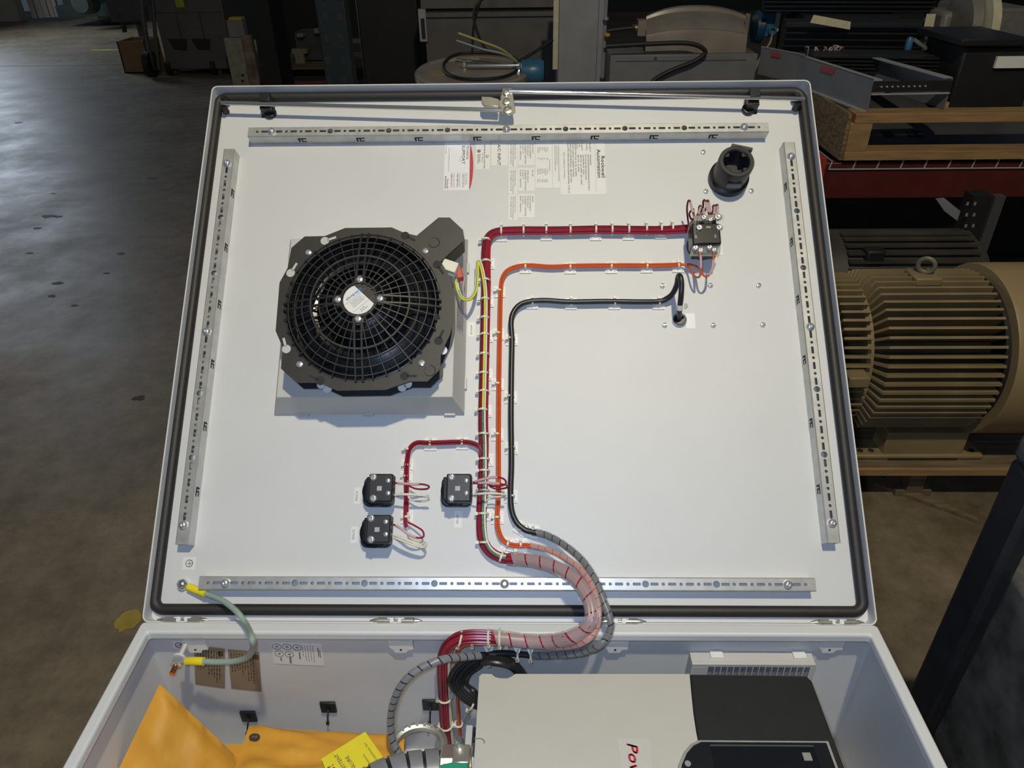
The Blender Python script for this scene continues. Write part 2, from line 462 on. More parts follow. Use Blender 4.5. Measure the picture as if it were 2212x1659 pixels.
for (x, y, x2, y2), lab in (((574, 214, 578, 245), 'left'), ((1629, 205, 1622, 237), 'right')):     # rod guides
    g = MB(); A, B = D(x, y, 26), D(x2, y2, 2)
    g.prism([(A.x-9, A.y-8), (A.x+9, A.y-8), (A.x+9, A.y+9), (A.x-9, A.y+9)], 8, 33)
    g.prism([(B.x-11, B.y-8), (B.x+11, B.y-8), (B.x+11, B.y+14), (B.x-11, B.y+14)], 0, 9, top=[(A.x-10, A.y-8), (A.x+10, A.y-8), (A.x+10, A.y+9), (A.x-10, A.y+9)])
    g.box2((A.x+B.x)/2-9.5, (A.x+B.x)/2+9.5, B.y-4, A.y+6, 0, 21)
    g.lathe([(11, 0), (11, 7), (8, 8), (8, 6), (0, 6)], 18, Matrix.Translation((B.x+(5 if lab == 'left' else -5), B.y, 0)))
    g.build('rod_guide', BLACKP, lk, a, bevel=.0012)
for x, y in ((482, 231), (483, 212), (1722, 206), (1724, 224)):
    c = D(x, y, 18); MB().lathe([(6, 0), (6, 14), (4, 18), (0, 18)], 12, Matrix.Translation((c.x, c.y, 4))).build('rod_end_bracket', BLACKP, lk, a)

# ------------------------------------------------------------------ little screws and studs through the door
scr = MB(); scr.lathe([(4.3, 0), (4.3, 1.6), (3.4, 3.2), (1.8, 3.6), (1.6, 2.4), (0, 2.4)], 14); scr.box(0, 0, 3.4, 1.2, 7, .8)
me_scr = None
for px, py, lab in ((1519, 328, 'upper left of the rotary handle base'), (1616, 326, 'upper right of the rotary handle base'), (1525, 413, 'lower left of the rotary handle base'), (1623, 412, 'lower right of the rotary handle base'),
                    (1431, 617, 'left of the upper three'), (1535, 616, 'middle of the upper three'), (1639, 616, 'right of the upper three'),
                    (1436, 702, 'left of the lower three'), (1541, 702, 'middle of the lower three'), (1648, 701, 'right of the lower three')):
    c = D(px, py, 1.5)
    if me_scr is None:
        o = scr.build('panel_screw', BOLT, M=DT((c.x, c.y, 0)) @ Matrix.Rotation(random.uniform(0, 3), 4, 'Z')); me_scr = o.data
    else: o = link('panel_screw', me_scr, M=DT((c.x, c.y, 0)) @ Matrix.Rotation(random.uniform(0, 3), 4, 'Z'))
    tag(o, 'small bright screw head on the door, '+lab, 'screw', 'small screws through the door')

# ------------------------------------------------------------------ filter fan
a = D(790, 700, 0)
fan = dthing('filter_fan', 'black filter fan with round grille in a beige square housing on the door', 'fan', a)
def FZ(zx, zy, w): return D(560+zx/3.318, 430+zy/3.318, w)
HB = 44.
b0, b1 = D(593, 896, 2), D(1004, 894, 2)
u0, u1, v0 = b0.x, b1.x, b0.y; v1 = v0+(u1-u0)
q0, q1 = D(607, 858, HB), D(977.5, 858, HB); iv0 = q0.y; iu0, iu1 = q0.x, q1.x; iv1 = v1-(iv0-v0)
mb = MB()
mb.prism([(u0, v0), (u1, v0), (u1, v1), (u0, v1)], 4, HB, top=[(u0+(u1-iu1), iv0), (iu1, iv0), (iu1, iv1), (u0+(u1-iu1), iv1)])
mb.box2(u0+3, u1-3, v0+3, v1-3, 0, 4)
mb.build('housing', GREYP, fan, a, bevel=.0008)
for x in (657, 796, 972):
    c = D(x, 894, 3); MB().box(c.x, v0+1, 3.5, 17, 7, 5.5).build('clip', GREYP, fan, a, bevel=.0006)
for y in (580, 830): 
    c = D(1004, y, 3); MB().box(u1-1, c.y, 3.5, 7, 17, 5.5).build('clip', GREYP, fan, a, bevel=.0006)
UPPER = [(615, 207), (950, 203), (1035, 240), (1128, 262), (1285, 132), (1365, 132), (1460, 220), (1460, 300), (1300, 445), (1345, 520), (1385, 600), (1388, 860), (1368, 965), (1322, 1062), (1300, 1115), (1297, 1215), (1205, 1305), (1075, 1305), (905, 1365), (555, 1370), (430, 1313), (265, 1313), (155, 1215), (168, 1065), (117, 945), (145, 600), (205, 490), (230, 350), (325, 268), (470, 265)]
WU, WL = 92., 58.
up = [FZ(x, y, WU)[:2] for x, y in UPPER]
cc = FZ(742, 767, WU); RG = (FZ(1305, 767, WU)-FZ(180, 767, WU)).length/2
def plate_full(mb, poly, z0, z1, r):
    import math as m
    angs = sorted({round(m.atan2(y-cc.y, x-cc.x) % (2*PI), 6) for x, y in poly} | {round(2*PI*i/96, 6) for i in range(96)})
    inn, out = [], []
    for th in angs:
        dx, dy = m.cos(th), m.sin(th); best = 0
        for i in range(len(poly)):
            x1, y1 = poly[i][0]-cc.x, poly[i][1]-cc.y; x2, y2 = poly[(i+1) % len(poly)][0]-cc.x, poly[(i+1) % len(poly)][1]-cc.y
            den = dx*(y2-y1)-dy*(x2-x1)
            if abs(den) < 1e-9: continue
            tt = (x1*(y2-y1)-y1*(x2-x1))/den; ss = (x1*dy-y1*dx)/den
            if tt > 0 and -1e-4 <= ss <= 1.0001: best = max(best, tt)
        best = max(best, r+.5)
        inn.append((cc.x+dx*r, cc.y+dy*r)); out.append((cc.x+dx*best, cc.y+dy*best))
    ring(mb, out, inn, z0, z1)
mb = MB(); plate_full(mb, up, WU-4, WU, RG); mb.build('front_plate', FANP, fan, a, smooth=30)
low = [p for p in up]
lowp = [low[i] for i in range(len(low)) if i not in (3, 4, 5, 6, 7, 8)]; lowp.insert(3, (low[9][0]-12, low[2][1]-20)); 
mb = MB(); plate_full(mb, lowp, WL-4, WL, RG-2); mb.build('rear_plate', BLACKP, fan, a, smooth=30)
MB().lathe([(0, HB+.1), (RG+2, HB+.1), (RG+2, HB+1), (0, HB+1)], 48, Matrix.Translation((cc.x, cc.y, 0))).build('fan_well', BLACKP, fan, a)
mb = MB(); mb.lathe([(RG+3, HB), (RG+2, WL), (RG+.5, WU-2), (RG-3, WU-2), (RG-3, HB)], 64, Matrix.Translation((cc.x, cc.y, 0)), cap=False); mb.build('shroud', BLACKP, fan, a)
tb = [FZ(x, y, WU)[:2] for x, y in ((1130, 264), (1285, 133), (1365, 133), (1460, 220), (1460, 300), (1310, 440), (1180, 330))]
mb = MB(); mb.prism(tb, WL-4, WU-4.2); mb.build('terminal_cover', FANP, fan, a, bevel=.001)
def RGZ(r): return WU+2+26*(1-(r/RG)**2)                    # the grille domes out towards the hub
def circ(mb, r, rad, n=56, flat=1.3): mb.tube([(cc.x+r*math.cos(2*PI*i/n), cc.y+r*math.sin(2*PI*i/n), RGZ(r)) for i in range(n)], rad, 6, closed=True)
for f_, rad in ((.225, 1.5), (.31, 1.1), (.41, 1.1), (.51, 1.1), (.62, 2.1), (.74, 1.1), (.84, 1.1), (.935, 1.1)):
    mb = MB(); circ(mb, RG*f_, rad); mb.build('grille_ring', FANP, fan, a)
def spoke(th, off, r0, r1, rad):
    ps = []
    for i in range(9):
        r = r0+(r1-r0)*i/8; tw = .00*math.sin(PI*i/8)
        x, y = r*math.cos(th)-off*math.sin(th), r*math.sin(th)+off*math.cos(th)
        ps.append((cc.x+x, cc.y+y, RGZ(math.hypot(x, y))))
    m_ = MB(); m_.tube(ps, rad, 6); m_.build('grille_rib', FANP, fan, a)
for q in range(4):
    for s in (-1, 1): spoke(q*PI/2+.02, s*5.2, RG*.30, RG*1.0, 2.0)
    for k in range(1, 9):
        th = q*PI/2+PI/2*k/9+.02
        spoke(th, 0, RG*(.20 if k % 2 == 0 else .31), RG*1.0, 1.1 if k != 4 else 1.7)
hz = RGZ(0)-2
hc = MB(); hc.lathe([(RG*.235, hz-14), (RG*.235, hz-3), (RG*.21, hz), (0, hz)], 40, Matrix.Translation((cc.x, cc.y, 0))); hub = hc.build('hub', FANP, fan, a)
for q in range(4):
    th = q*PI/2+.02; c = (cc.x+RG*.262*math.cos(th), cc.y+RG*.262*math.sin(th))
    MB().lathe([(9, hz-12), (8.5, hz-1)], 16, Matrix.Translation((*c, 0))).build('screw_boss', FANP, fan, a)
    MB().lathe([(5.6, hz-1), (5.6, hz+1), (4.4, hz+3), (2, hz+3.6), (1.8, hz+2), (0, hz+2)], 16, Matrix.Translation((*c, 0))).build('hub_screw', BOLT, fan, a)
# round data sticker on the hub, one side cut off
rl = RG*.195; chord = rl*.45; an = math.radians(47)
lp = [(cc.x+rl*math.cos(an+th), cc.y+rl*math.sin(an+th)) for th in [math.acos(chord/rl)+(2*PI-2*math.acos(chord/rl))*i/40 for i in range(41)]]
mb = MB(); mb.prism(lp, hz, hz+.25); st = mb.build('data_sticker', PAPER, hub, a)
ct, sn = math.cos(math.radians(42)), math.sin(math.radians(42))
def hubtext(m_, s, x, y, w, h):
    ox, oy = cc.x+x*ct-y*sn, cc.y+x*sn+y*ct
    put_text(m_, s, (ox, oy), (w*ct, w*sn), (-h*sn, h*ct), hz+.3, bold=1)
tb1 = MB(); hubtext(tb1, 'ebm', -rl*.62, rl*.42, rl*.52, rl*.20); tb1.build('sticker_lettering', INKG, fan, a)
tb1 = MB(); hubtext(tb1, 'papst', -rl*.08, rl*.42, rl*.68, rl*.20); tb1.build('sticker_lettering', INKB, fan, a)
sm = MB(); RT = Matrix.Translation((cc.x, cc.y, 0)) @ Matrix.Rotation(math.radians(42), 4, 'Z')
k_ = MB(); k_.box(-rl*.05, rl*.30, hz+.28, rl*1.7, .5, .06); k_.box(0, -rl*.45, hz+.28, rl*1.6, .4, .06); fake_lines(k_, -rl*.6, rl*.5, -rl*.25, rl*.22, 5, hz+.28, 5); fake_lines(k_, -rl*.4, rl*.2, -rl*.8, -rl*.55, 2, hz+.28, 6)
sm.v = [RT @ p for p in k_.v]; sm.f = k_.f; sm.build('sticker_lettering', INKG, fan, a)
# impeller inside
ip = MB(); ip.lathe([(RG*.93, 46), (RG*.90, 48), (RG*.55, 56), (RG*.42, 74), (RG*.36, 90), (RG*.22, 100), (0, 101)], 48, Matrix.Translation((cc.x, cc.y, 0))); imp = ip.build('impeller', mat('impeller_black', (.006, .007, .009), .42), fan, a)
ip = MB(); ip.lathe([(RG*.60, 84), (RG*.66, 86), (RG*.86, 76), (RG*.90, 72), (RG*.86, 74), (RG*.66, 83), (RG*.60, 84)], 48, Matrix.Translation((cc.x, cc.y, 0)), cap=False); ip.build('inlet_ring', GLOSSB, imp, a)
for k in range(9):
    th = 2*PI*k/9; bl = MB(); ps = []
    for i in range(7):
        r = RG*(.42+.46*i/6); q = th-.75*i/6; ps.append((cc.x+r*math.cos(q), cc.y+r*math.sin(q)))
    vs = [(*p, 50) for p in ps]+[(*p, 80) for p in ps]; bl.add(vs, [(i, i+1, 8+i, 7+i) for i in range(6)])
    bl.build('impeller_blade', GLOSSB, imp, a)
for x, y in ((352, 383), (1190, 372), (288, 1185), (1163, 1175)):
    c = FZ(x, y, WU+1); MB().lathe([(5, 0), (4.6, 2), (2, 2.8), (1.6, 1.6), (0, 1.6)], 14, Matrix.Translation((c.x, c.y, WU))).build('plate_screw', BOLT, fan, a)
for x, y, ang, m_ in ((470, 300, .35, PAPER), (225, 530, 1.1, PAPER), (195, 1075, 1.9, PAPER), (435, 1300, 2.7, DARKHOLE), (1285, 1015, 1.2, DARKHOLE), (1275, 470, -1.0, DARKHOLE), (1045, 262, -.5, DARKHOLE), (1040, 1268, 0, DARKHOLE)):
    c = FZ(x, y, WU); k_ = MB(); MM = Matrix.Translation((c.x, c.y, WU)) @ Matrix.Rotation(ang, 4, 'Z')
    k_.lathe([(6.5, -.3), (6.5, .3)], 16, MM); k_.box(11, 0, 0, 14, 3.6, .6, MM)
    k_.build('keyhole', m_ if m_ is DARKHOLE else GREYP, fan, a)
for x, y in ((1253, 312), (1222, 1230)):
    c = FZ(x, y, WU); k_ = MB(); k_.tube([(c.x+8*math.cos(2*PI*i/24), c.y+8*math.sin(2*PI*i/24), WU+.1) for i in range(24)], .5, 5, closed=True); k_.build('moulded_circle', BLACKP, fan, a)
for x, y, w in ((1025, 1350, WL), (1065, 1325, WL), (445, 1330, WL), (490, 1360, WL), (1317, 1085, WL+20)):
    c = FZ(x, y, w); MB().lathe([(6.5, 0), (6.5, .4)], 16, Matrix.Translation((c.x, c.y, w))).build('rivet_hole', PAPER, fan, a)
# silver rating plate on the housing's right slope
q = [D(979, 600, 40), D(995, 600, 8), D(999, 716, 8), D(980, 700, 40)]
e1 = Vector((u1-iu1, 0, -(HB-4))); e1n = e1.normalized(); nn = Vector((HB-4, 0, u1-iu1)).normalized()
va, vb = D(985, 608, 30).y, D(985, 716, 30).y
P0 = Vector((iu1, vb, HB))
def slope(s, v, h=.4): return Vector((iu1, v, HB))+e1*s+nn*h
mb = MB(); mb.add([slope(.12, vb), slope(.80, vb), slope(.80, va), slope(.12, va), slope(.12, vb, 0), slope(.80, vb, 0), slope(.80, va, 0), slope(.12, va, 0)], [(0, 1, 2, 3), (4, 5, 6, 7), (0, 1, 5, 4), (1, 2, 6, 5), (2, 3, 7, 6), (3, 0, 4, 7)])
rp_ = mb.build('rating_plate', mat('silver_plate', (.55, .54, .53), .35, .4, var=.04), fan, a)
mb = MB(); rr_ = random.Random(4)
for i in range(5):
    s = .2+.11*i; v = va-8-(20 if i > 2 else 26)
    while v > vb+4:
        l = rr_.uniform(1, 5); mb.add([slope(s, v, .6), slope(s+.05, v, .6), slope(s+.05, v-l, .6), slope(s, v-l, .6)], [(0, 1, 2, 3)]); v -= l+1
mb.add([slope(.5, va-4, .6), slope(.75, va-4, .6), slope(.75, va-20, .6), slope(.5, va-20, .6)], [(0, 1, 2, 3)])
mb.build('sticker_lettering', INKG, fan, a)
# connector block with red body
c = D(972, 578, 80)
MB().box(0, 0, 0, 24, 17, 16, Matrix.Translation(c) @ Matrix.Rotation(-.35, 4, 'Z')).build('connector_block', CREAM, fan, a, bevel=.001)
c2 = D(992, 590, 66); MB().box(0, 0, 0, 9, 22, 14, Matrix.Translation(c2) @ Matrix.Rotation(.25, 4, 'Z')).build('connector_block', mat('red_plastic', (.52, .035, .02), .4), fan, a, bevel=.001)
c3 = D(977, 588, 72); MB().box(0, 0, 0, 12, 16, 12, Matrix.Translation(c3) @ Matrix.Rotation(-.3, 4, 'Z')).build('connector_block', WHITEP, fan, a, bevel=.001)

# ------------------------------------------------------------------ three pilot light contact blocks
def pilot(px, py, label):
    c = D(px, py, 0)
    def q(dx, dy, w): return D(px+dx, py+dy, w)-c
    r = dthing('pilot_light_block', label, 'contact block', c, 'black pilot light contact blocks')
    a0, a1 = q(-35, 31, 15), q(33, -33, 15); MB().prism(rrect(a0.x, a1.x, a0.y, a1.y, 9), 0, 15).build('base_collar', BLACKP, r, bevel=.002)
    MB().lathe([(22, 15), (22, 20), (20, 21)], 32, Matrix.Translation(((a0.x+a1.x)/2-1, (a0.y+a1.y)/2, 0))).build('lock_ring', GLOSSB, r)
    b0, b1 = q(-24, 21, 46), q(31, -40, 46); MB().box2(b0.x, b1.x, b0.y, b1.y, 21, 46).build('contact_body', BLACKP, r, bevel=.0022)
    MB().box2(b0.x-6, b0.x+2, b0.y+4, b1.y-3, 15, 34).build('body_step', GLOSSB, r, bevel=.0015)
    w0, w1 = q(-4, -3, 46), q(7, -13, 46); MB().box2(w0.x, w1.x, w0.y, w1.y, 45.8, 46.5).build('window', mat('pale_pink_lens', (.42, .36, .37), .4), r)
    for y in (-33, 13):
        p = q(-12, y, 48); MB().lathe([(5.0, 36), (5.0, 47.2), (4.0, 48.2), (2.8, 48.4), (2.4, 47), (0, 47)], 16, Matrix.Translation((p.x, p.y, 0))).build('captive_screw', BOLT, r)
    for y in (-25, 2):
        p = q(20, y, 47); k = MB(); k.lathe([(3.4, 45.8), (3.4, 46.4), (2.4, 47.0), (0, 47.1)], 14, Matrix.Translation((p.x, p.y, 0))); k.box(p.x, p.y, 47.0, 1, 6, .5, None); k.build('terminal_screw', BOLT, r)
    for y in (.72, .45, .2): MB().box(b1.x+.2, b0.y+(b1.y-b0.y)*y, 35, .8, 6, 7).build('wire_hole', DARKHOLE, r)
    return c
PC = [pilot(818, 1063, 'black contact block with red and white wires, upper one of the pair at the left'),
      pilot(813, 1152, 'black contact block with red and white wires, lower one of the pair at the left'),
      pilot(987, 1063, 'black contact block standing right beside the main red wire run')]

# ------------------------------------------------------------------ selector switch with clear covers
c = D(1522, 530, 0)
sw = dthing('selector_switch', 'black selector switch block under clear terminal covers with red wires above', 'switch', c)
def S(px, py, w): return D(px, py, w)-c
MB().lathe([(24, 0), (24, 9), (20, 11), (20, 26)], 36, Matrix.Translation(S(1514, 533, 0)+Vector((0, 0, 0)))).build('mounting_ring', BLACKP, sw)
A, B = S(1497, 527, 58), S(1555, 482, 58)
MB().box2(A.x, B.x, A.y, B.y, 26, 58).build('switch_body', GLOSSB, sw, bevel=.002)
MB().box2(A.x+3, B.x-3, A.y-10, A.y+2, 24, 44).build('lower_terminal_block', BLACKP, sw, bevel=.001)
MB().box2(A.x+3, B.x-3, B.y-2, B.y+14, 24, 50).build('upper_terminal_block', mat('brown_black_plastic', (.05, .042, .03), .4), sw, bevel=.001)
q = [S(1489, 553, 40), S(1553, 553, 40), S(1556, 525, 54), S(1497, 525, 54)]
def slab(name, q, m, par, th=1.2, o=(0, 0, 0), unit=.001):
    n = (q[1]-q[0]).cross(q[2]-q[0]).normalized()*th; k = len(q)
    return MB().add(list(q)+[p+n for p in q], [tuple(range(k-1, -1, -1)), tuple(range(k, 2*k))]+[(i, (i+1) % k, k+(i+1) % k, k+i) for i in range(k)]).build(name, m, par, o, unit)
slab('clear_cover', q, CLEAR, sw)
slab('clear_cover', [S(1500, 478, 64), S(1562, 474, 64), S(1563, 464, 60), S(1496, 467, 60)], CLEAR, sw)
slab('clear_cover', [S(1484, 512, 24), S(1501, 525, 54), S(1503, 474, 66), S(1490, 480, 30)], CLEAR, sw)
slab('clear_cover', [S(1550, 560, 24), S(1556, 525, 54), S(1558, 520, 50), S(1556, 545, 26)], CLEAR, sw)
for px, py, w, r in ((1511, 491, 60, 5.2), (1554, 491, 60, 5.2), (1521, 469, 66, 4.6), (1551, 468, 66, 6), (1535, 474, 64, 3.6), (1503, 534, 52, 4.4), (1514, 540, 50, 4), (1533, 533, 52, 4.4), (1543, 539, 50, 3.6)):
    p = S(px, py, w); k = MB(); k.lathe([(r, -3), (r, 0), (r*.75, 1.4), (r*.35, 1.6), (0, 1.0)], 14, Matrix.Translation(p)); k.build('terminal_screw', BOLT, sw)
p = S(1530, 491, 58); MB().box(p.x, p.y, 58.2, 7, 2.6, .8).build('index_mark', mat('tan_plastic', (.45, .28, .17), .5), sw)
for px, py in ((1503, 512), (1545, 511)): 
    p = S(px, py, 58); MB().box(p.x, p.y, 58.3, 3.4, 6, 1, None).build('metal_latch', CHROME, sw)
wires_up = [(1487, 434, 1500, 468), (1511, 445, 1508, 470), (1520, 433, 1533, 468), (1527, 434, 1538, 468), (1541, 444, 1543, 470), (1547, 443, 1549, 470), (1516, 449, 1523, 470), (1495, 452, 1499, 470)]
for i, (x, y, x2, y2) in enumerate(wires_up):
    m_ = MB(); P = curve([S(1488+i*2.2, 490, 18), S(x-3-i*.4, (y+y2)/2+4, 30), S(x-1, y+2, 44), S(x+3, y, 50), S((x+x2)/2+1, (y+y2)/2, 56), S(x2, y2, 58)], 6)
    m_.tube(P, 1.5, 7); w_ = m_.build('red_lead', DKRED, sw)
    k = MB(); k.tube([P[i_] for i_ in range(20, 28)], 1.9, 8); k.build('wire_sleeve', SLEEVE, w_)

# ------------------------------------------------------------------ rotary handle base
c = D(1572, 388, 0)
kn = dthing('rotary_handle_base', 'round black hollow rotary handle shaft holder on the door', 'handle', c)
T0 = Matrix.Translation((0, 0, 0))
MB().lathe([(33, 0), (33.5, 4), (33, 11), (29, 13), (28, 22)], 40).build('flange', BLACKP, kn)
mb = MB(); mb.lathe([(28, 12), (28.5, 54), (27.5, 56), (22, 56), (20, 54), (19, 24), (0, 24)], 40)
mb.build('shaft_collar', BLACKP, kn)
for k in range(4):
    th = PI/4+k*PI/2; MB().box(19.5*math.cos(th), 19.5*math.sin(th), 44, 8, 8, 18, None).build('inner_lug', BLACKP, kn, bevel=.001)
MB().box(0, -29, 30, 24, 3, 13).build('grip_flat', mat('worn_grey_plastic', (.09, .09, .10), .3), kn, bevel=.001)
MB().box(4, 27.5, 50, 34, 6, 12, Matrix.Rotation(-.25, 4, 'Z')).build('top_cap', mat('dark_olive_plastic', (.05, .048, .036), .4), kn, bevel=.001)

# ------------------------------------------------------------------ push button with black cable
c = D(1467, 692, 0)
pb = dthing('push_button', 'small round black push button base with a cable rising from it', 'push button', c)
MB().lathe([(11.5, 0), (11.5, 4), (10, 5), (9, 3.4), (0, 3.4)], 28).build('button_ring', BOLT, pb)
MB().lathe([(9.2, 3.4), (8.6, 5), (0, 5)], 24).build('button_core', GLOSSB, pb)

# ------------------------------------------------------------------ wire runs on the door
def path(pts, n=8): return curve([D(*p) for p in pts], n)
def offset_path(P, off, dw):
    out = []; k = len(P)
    for i in range(k):
        t = P[min(k-1, i+1)]-P[max(0, i-1)]; nrm = Vector((-t.y, t.x, 0)).normalized()
        out.append(P[i]+nrm*off+Vector((0, 0, dw)))
    return out
def wire(P, r, m, parent, a, name='wire', n=7): 
    return MB().tube(P, r, n).build(name, m, parent, a)

a = D(1049, 800, 0)
mainrun = dthing('wire_bundle', 'main red wire bundle running across the top and down the middle of the door', 'wire bundle', a, 'wire runs on the door')
MAIN = [(1486, 494, 12), (1440, 497, 11), (1380, 497, 11), (1300, 496, 11), (1200, 498, 11), (1120, 498, 11), (1075, 501, 11), (1056, 513, 11), (1050, 540, 11), (1050, 620, 11), (1047, 750, 11), (1044, 900, 11), (1045, 960, 11), (1043, 1040, 11), (1040, 1120, 11), (1043, 1165, 11), (1057, 1190, 12), (1080, 1204, 13), (1096, 1207, 14)]
PM = path(MAIN)
for k, (o_, dw) in enumerate(((-6.2, 0), (-3.7, .3), (-1.2, 0), (1.3, .3), (3.8, 0), (6.2, .2), (-2.5, 2.4), (0.1, 2.6), (2.6, 2.4))):
    Q = offset_path(PM, o_, dw)
    if k >= 6: Q = Q[:8*9]
    wire(Q, 1.45, RED if k % 3 else DKRED, mainrun, a)
GR = [(985, 603, 62), (990, 628, 58), (1000, 645, 52), (1016, 645, 42), (1028, 625, 32), (1031, 590, 22), (1031, 568, 16), (1036, 566, 15), (1043, 590, 15), (1049, 640, 15), (1048, 750, 15), (1045, 900, 15), (1047, 960, 15), (1047, 1040, 15), (1045, 1120, 15), (1049, 1165, 15), (1062, 1189, 16), (1082, 1201, 17), (1098, 1204, 18)]
PG = path(GR)
fl = dthing('wire_bundle', 'yellow green and white fan wires looping from the connector into the main run', 'wire bundle', a, 'wire runs on the door')
ng = 8*11
wire(offset_path(PG, -1.2, 1.0)[:ng], 1.9, YELLOW, fl, a); wire(offset_path(PG, -1.2, 1.0)[ng-1:], 1.9, mat('green_yellow_wire', (.10, .24, .16), .34, var=.4, vscale=200), fl, a)
wire(offset_path(PG, 1.6, .6), 1.5, WHITEW, fl, a); wire(offset_path(PG, .4, 1.9)[8:ng], .75, GREENW, fl, a)
wire(offset_path(PG, -3.4, .2)[8*7:], 1.3, DKRED, fl, a)
P = path([(1004, 600, 60), (1000, 622, 58), (1003, 642, 52)]); wire(P, 1.5, SLEEVE, fl, a)

a2 = D(1078, 800, 0)
orun = dthing('wire_bundle', 'pair of orange wires running beside the main red bundle', 'wire bundle', a2, 'wire runs on the door')
PO = path([(1472, 571, 9), (1420, 573, 9), (1330, 573, 9), (1240, 574, 9), (1190, 576, 9), (1135, 573, 9), (1102, 581, 9), (1087, 597, 9), (1082, 625, 9), (1080, 700, 9), (1078, 820, 9), (1077, 950, 9), (1077, 1060, 9), (1074, 1120, 9), (1078, 1150, 9), (1090, 1170, 9), (1110, 1178, 9), (1140, 1178, 10)])
wire(offset_path(PO, -1.9, 0), 1.9, ORANGE, orun, a2); wire(offset_path(PO, 1.9, .2), 1.9, ORANGE, orun, a2)
for L_ in ([(1470, 572, 9), (1487, 576, 14), (1500, 596, 26), (1510, 598, 36), (1514, 585, 44), (1514, 560, 48), (1512, 545, 50)], [(1470, 571, 10), (1490, 571, 14), (1509, 578, 24), (1519, 594, 36), (1529, 596, 40), (1539, 578, 46), (1542, 545, 50)]):
    P = path(L_); w_ = wire(P, 1.6, ORANGE, orun, a2); MB().tube(P[-15:-4], 2.0, 8).build('wire_sleeve', SLEEVE, w_, a2)

a3 = D(1104, 800, 0)
brun = dthing('cable', 'black round cable running from the push button around and down the door', 'cable', a3, 'wire runs on the door')
PB_ = path([(1467, 688, 6), (1468, 668, 30), (1471, 640, 46), (1472, 612, 54), (1469, 597, 54), (1465, 598, 46), (1462, 615, 34), (1453, 634, 22), (1440, 645, 14), (1424, 651, 11), (1380, 652, 11), (1310, 651, 11), (1230, 652, 11), (1180, 649, 11), (1145, 651, 11), (1122, 659, 11), (1108, 677, 11), (1104, 700, 11), (1106, 735, 11), (1105, 800, 11), (1104, 900, 11), (1105, 1000, 11), (1103, 1060, 11), (1105, 1100, 11), (1115, 1127, 11), (1133, 1144, 12), (1150, 1149, 13)])
wire(PB_, 4.3, BLACKW, brun, a3, 'cable_jacket', 12)
MB().tube(PB_[1:11], 3.0, 10).build('lead', GREYP, brun, a3)
MB().tube(PB_[8:12], 4.8, 10).build('printed_sleeve', WHITEP, brun, a3)
q = [D(1478, 656, 34), D(1484, 655, 34), D(1486, 664, 30), D(1478, 669, 30)]; slab('paper_flag', q, mat('pale_green_flag', (.50, .56, .50), .5), brun, .4, a3)

# small runs to the pilot lights
a4 = D(880, 1050, 0)
prun = dthing('wire_bundle', 'short red and white wire branch feeding the two left contact blocks', 'wire bundle', a4, 'wire runs on the door')
PP = path([(1042, 985, 11), (1036, 966, 11), (1015, 956, 10), (985, 955, 10), (955, 956, 10), (925, 957, 10), (900, 957, 10), (885, 970, 10), (880, 992, 10), (878, 1020, 10), (878, 1070, 10), (877, 1110, 10), (877, 1128, 10), (880, 1138, 11)])
for o_, dw, m_, e in ((-2.6, 0, RED, None), (0, .4, RED, None), (2.6, 0, RED, 88), (0, 2.4, DKRED, 84)): wire(offset_path(PP, o_, dw)[:e], 1.4, m_, prun, a4)
wire(offset_path(PP, 3.2, -.6)[40:], 1.3, WHITEW, prun, a4)
def lead(pts, m_, sleeve=None, par=None, aa=None, r=1.4):
    P = path(pts); w_ = wire(P, r, m_, par, aa, 'lead')
    if sleeve: MB().tube(P[sleeve[0]:sleeve[1]], r+.5, 8).build('wire_sleeve', SLEEVE if m_ is not WHITEW else WHITEW, w_, aa)
lead([(852, 1043, 34), (865, 1044, 38), (890, 1046, 38), (912, 1046, 34), (926, 1050, 28), (922, 1056, 22), (900, 1056, 16), (884, 1049, 12), (880, 1038, 11)], RED, (5, 22), prun, a4)
lead([(850, 1070, 30), (870, 1068, 36), (900, 1069, 36), (922, 1073, 30), (925, 1080, 24), (905, 1083, 18), (886, 1078, 12), (880, 1066, 11)], WHITEW, (2, 20), prun, a4)
lead([(850, 1133, 34), (865, 1141, 38), (885, 1156, 38), (905, 1162, 34), (915, 1158, 28), (912, 1146, 20), (895, 1135, 14), (882, 1128, 11), (878, 1120, 11)], RED, (3, 22), prun, a4)
lead([(848, 1155, 30), (870, 1163, 36), (895, 1173, 36), (915, 1180, 30), (921, 1174, 24), (912, 1168, 18), (890, 1160, 12), (882, 1145, 11)], WHITEW, (6, 20), prun, a4)
lead([(848, 1160, 30), (870, 1169, 36), (895, 1178, 36), (913, 1183, 30), (920, 1178, 24), (910, 1172, 18), (888, 1163, 12), (881, 1148, 11)], WHITEW, None, prun, a4)
a5 = D(1050, 1050, 0)
prun2 = dthing('wire_bundle', 'looped red and white leads from the contact block over the main run', 'wire bundle', a5, 'wire runs on the door')
lead([(1022, 1042, 36), (1040, 1036, 42), (1065, 1031, 42), (1085, 1033, 36), (1093, 1041, 30), (1088, 1048, 24), (1070, 1050, 19), (1055, 1046, 17), (1050, 1030, 16)], RED, (2, 20), prun2, a5)
lead([(1022, 1044, 34), (1045, 1043, 40), (1070, 1044, 40), (1090, 1047, 34), (1097, 1051, 28), (1088, 1055, 22), (1068, 1055, 18), (1056, 1048, 17), (1052, 1035, 16)], RED, (4, 20), prun2, a5)
lead([(1022, 1068, 32), (1045, 1066, 40), (1072, 1066, 40), (1092, 1069, 34), (1084, 1073, 26), (1065, 1074, 20), (1053, 1080, 17), (1050, 1095, 16)], WHITEW, (4, 18), prun2, a5)

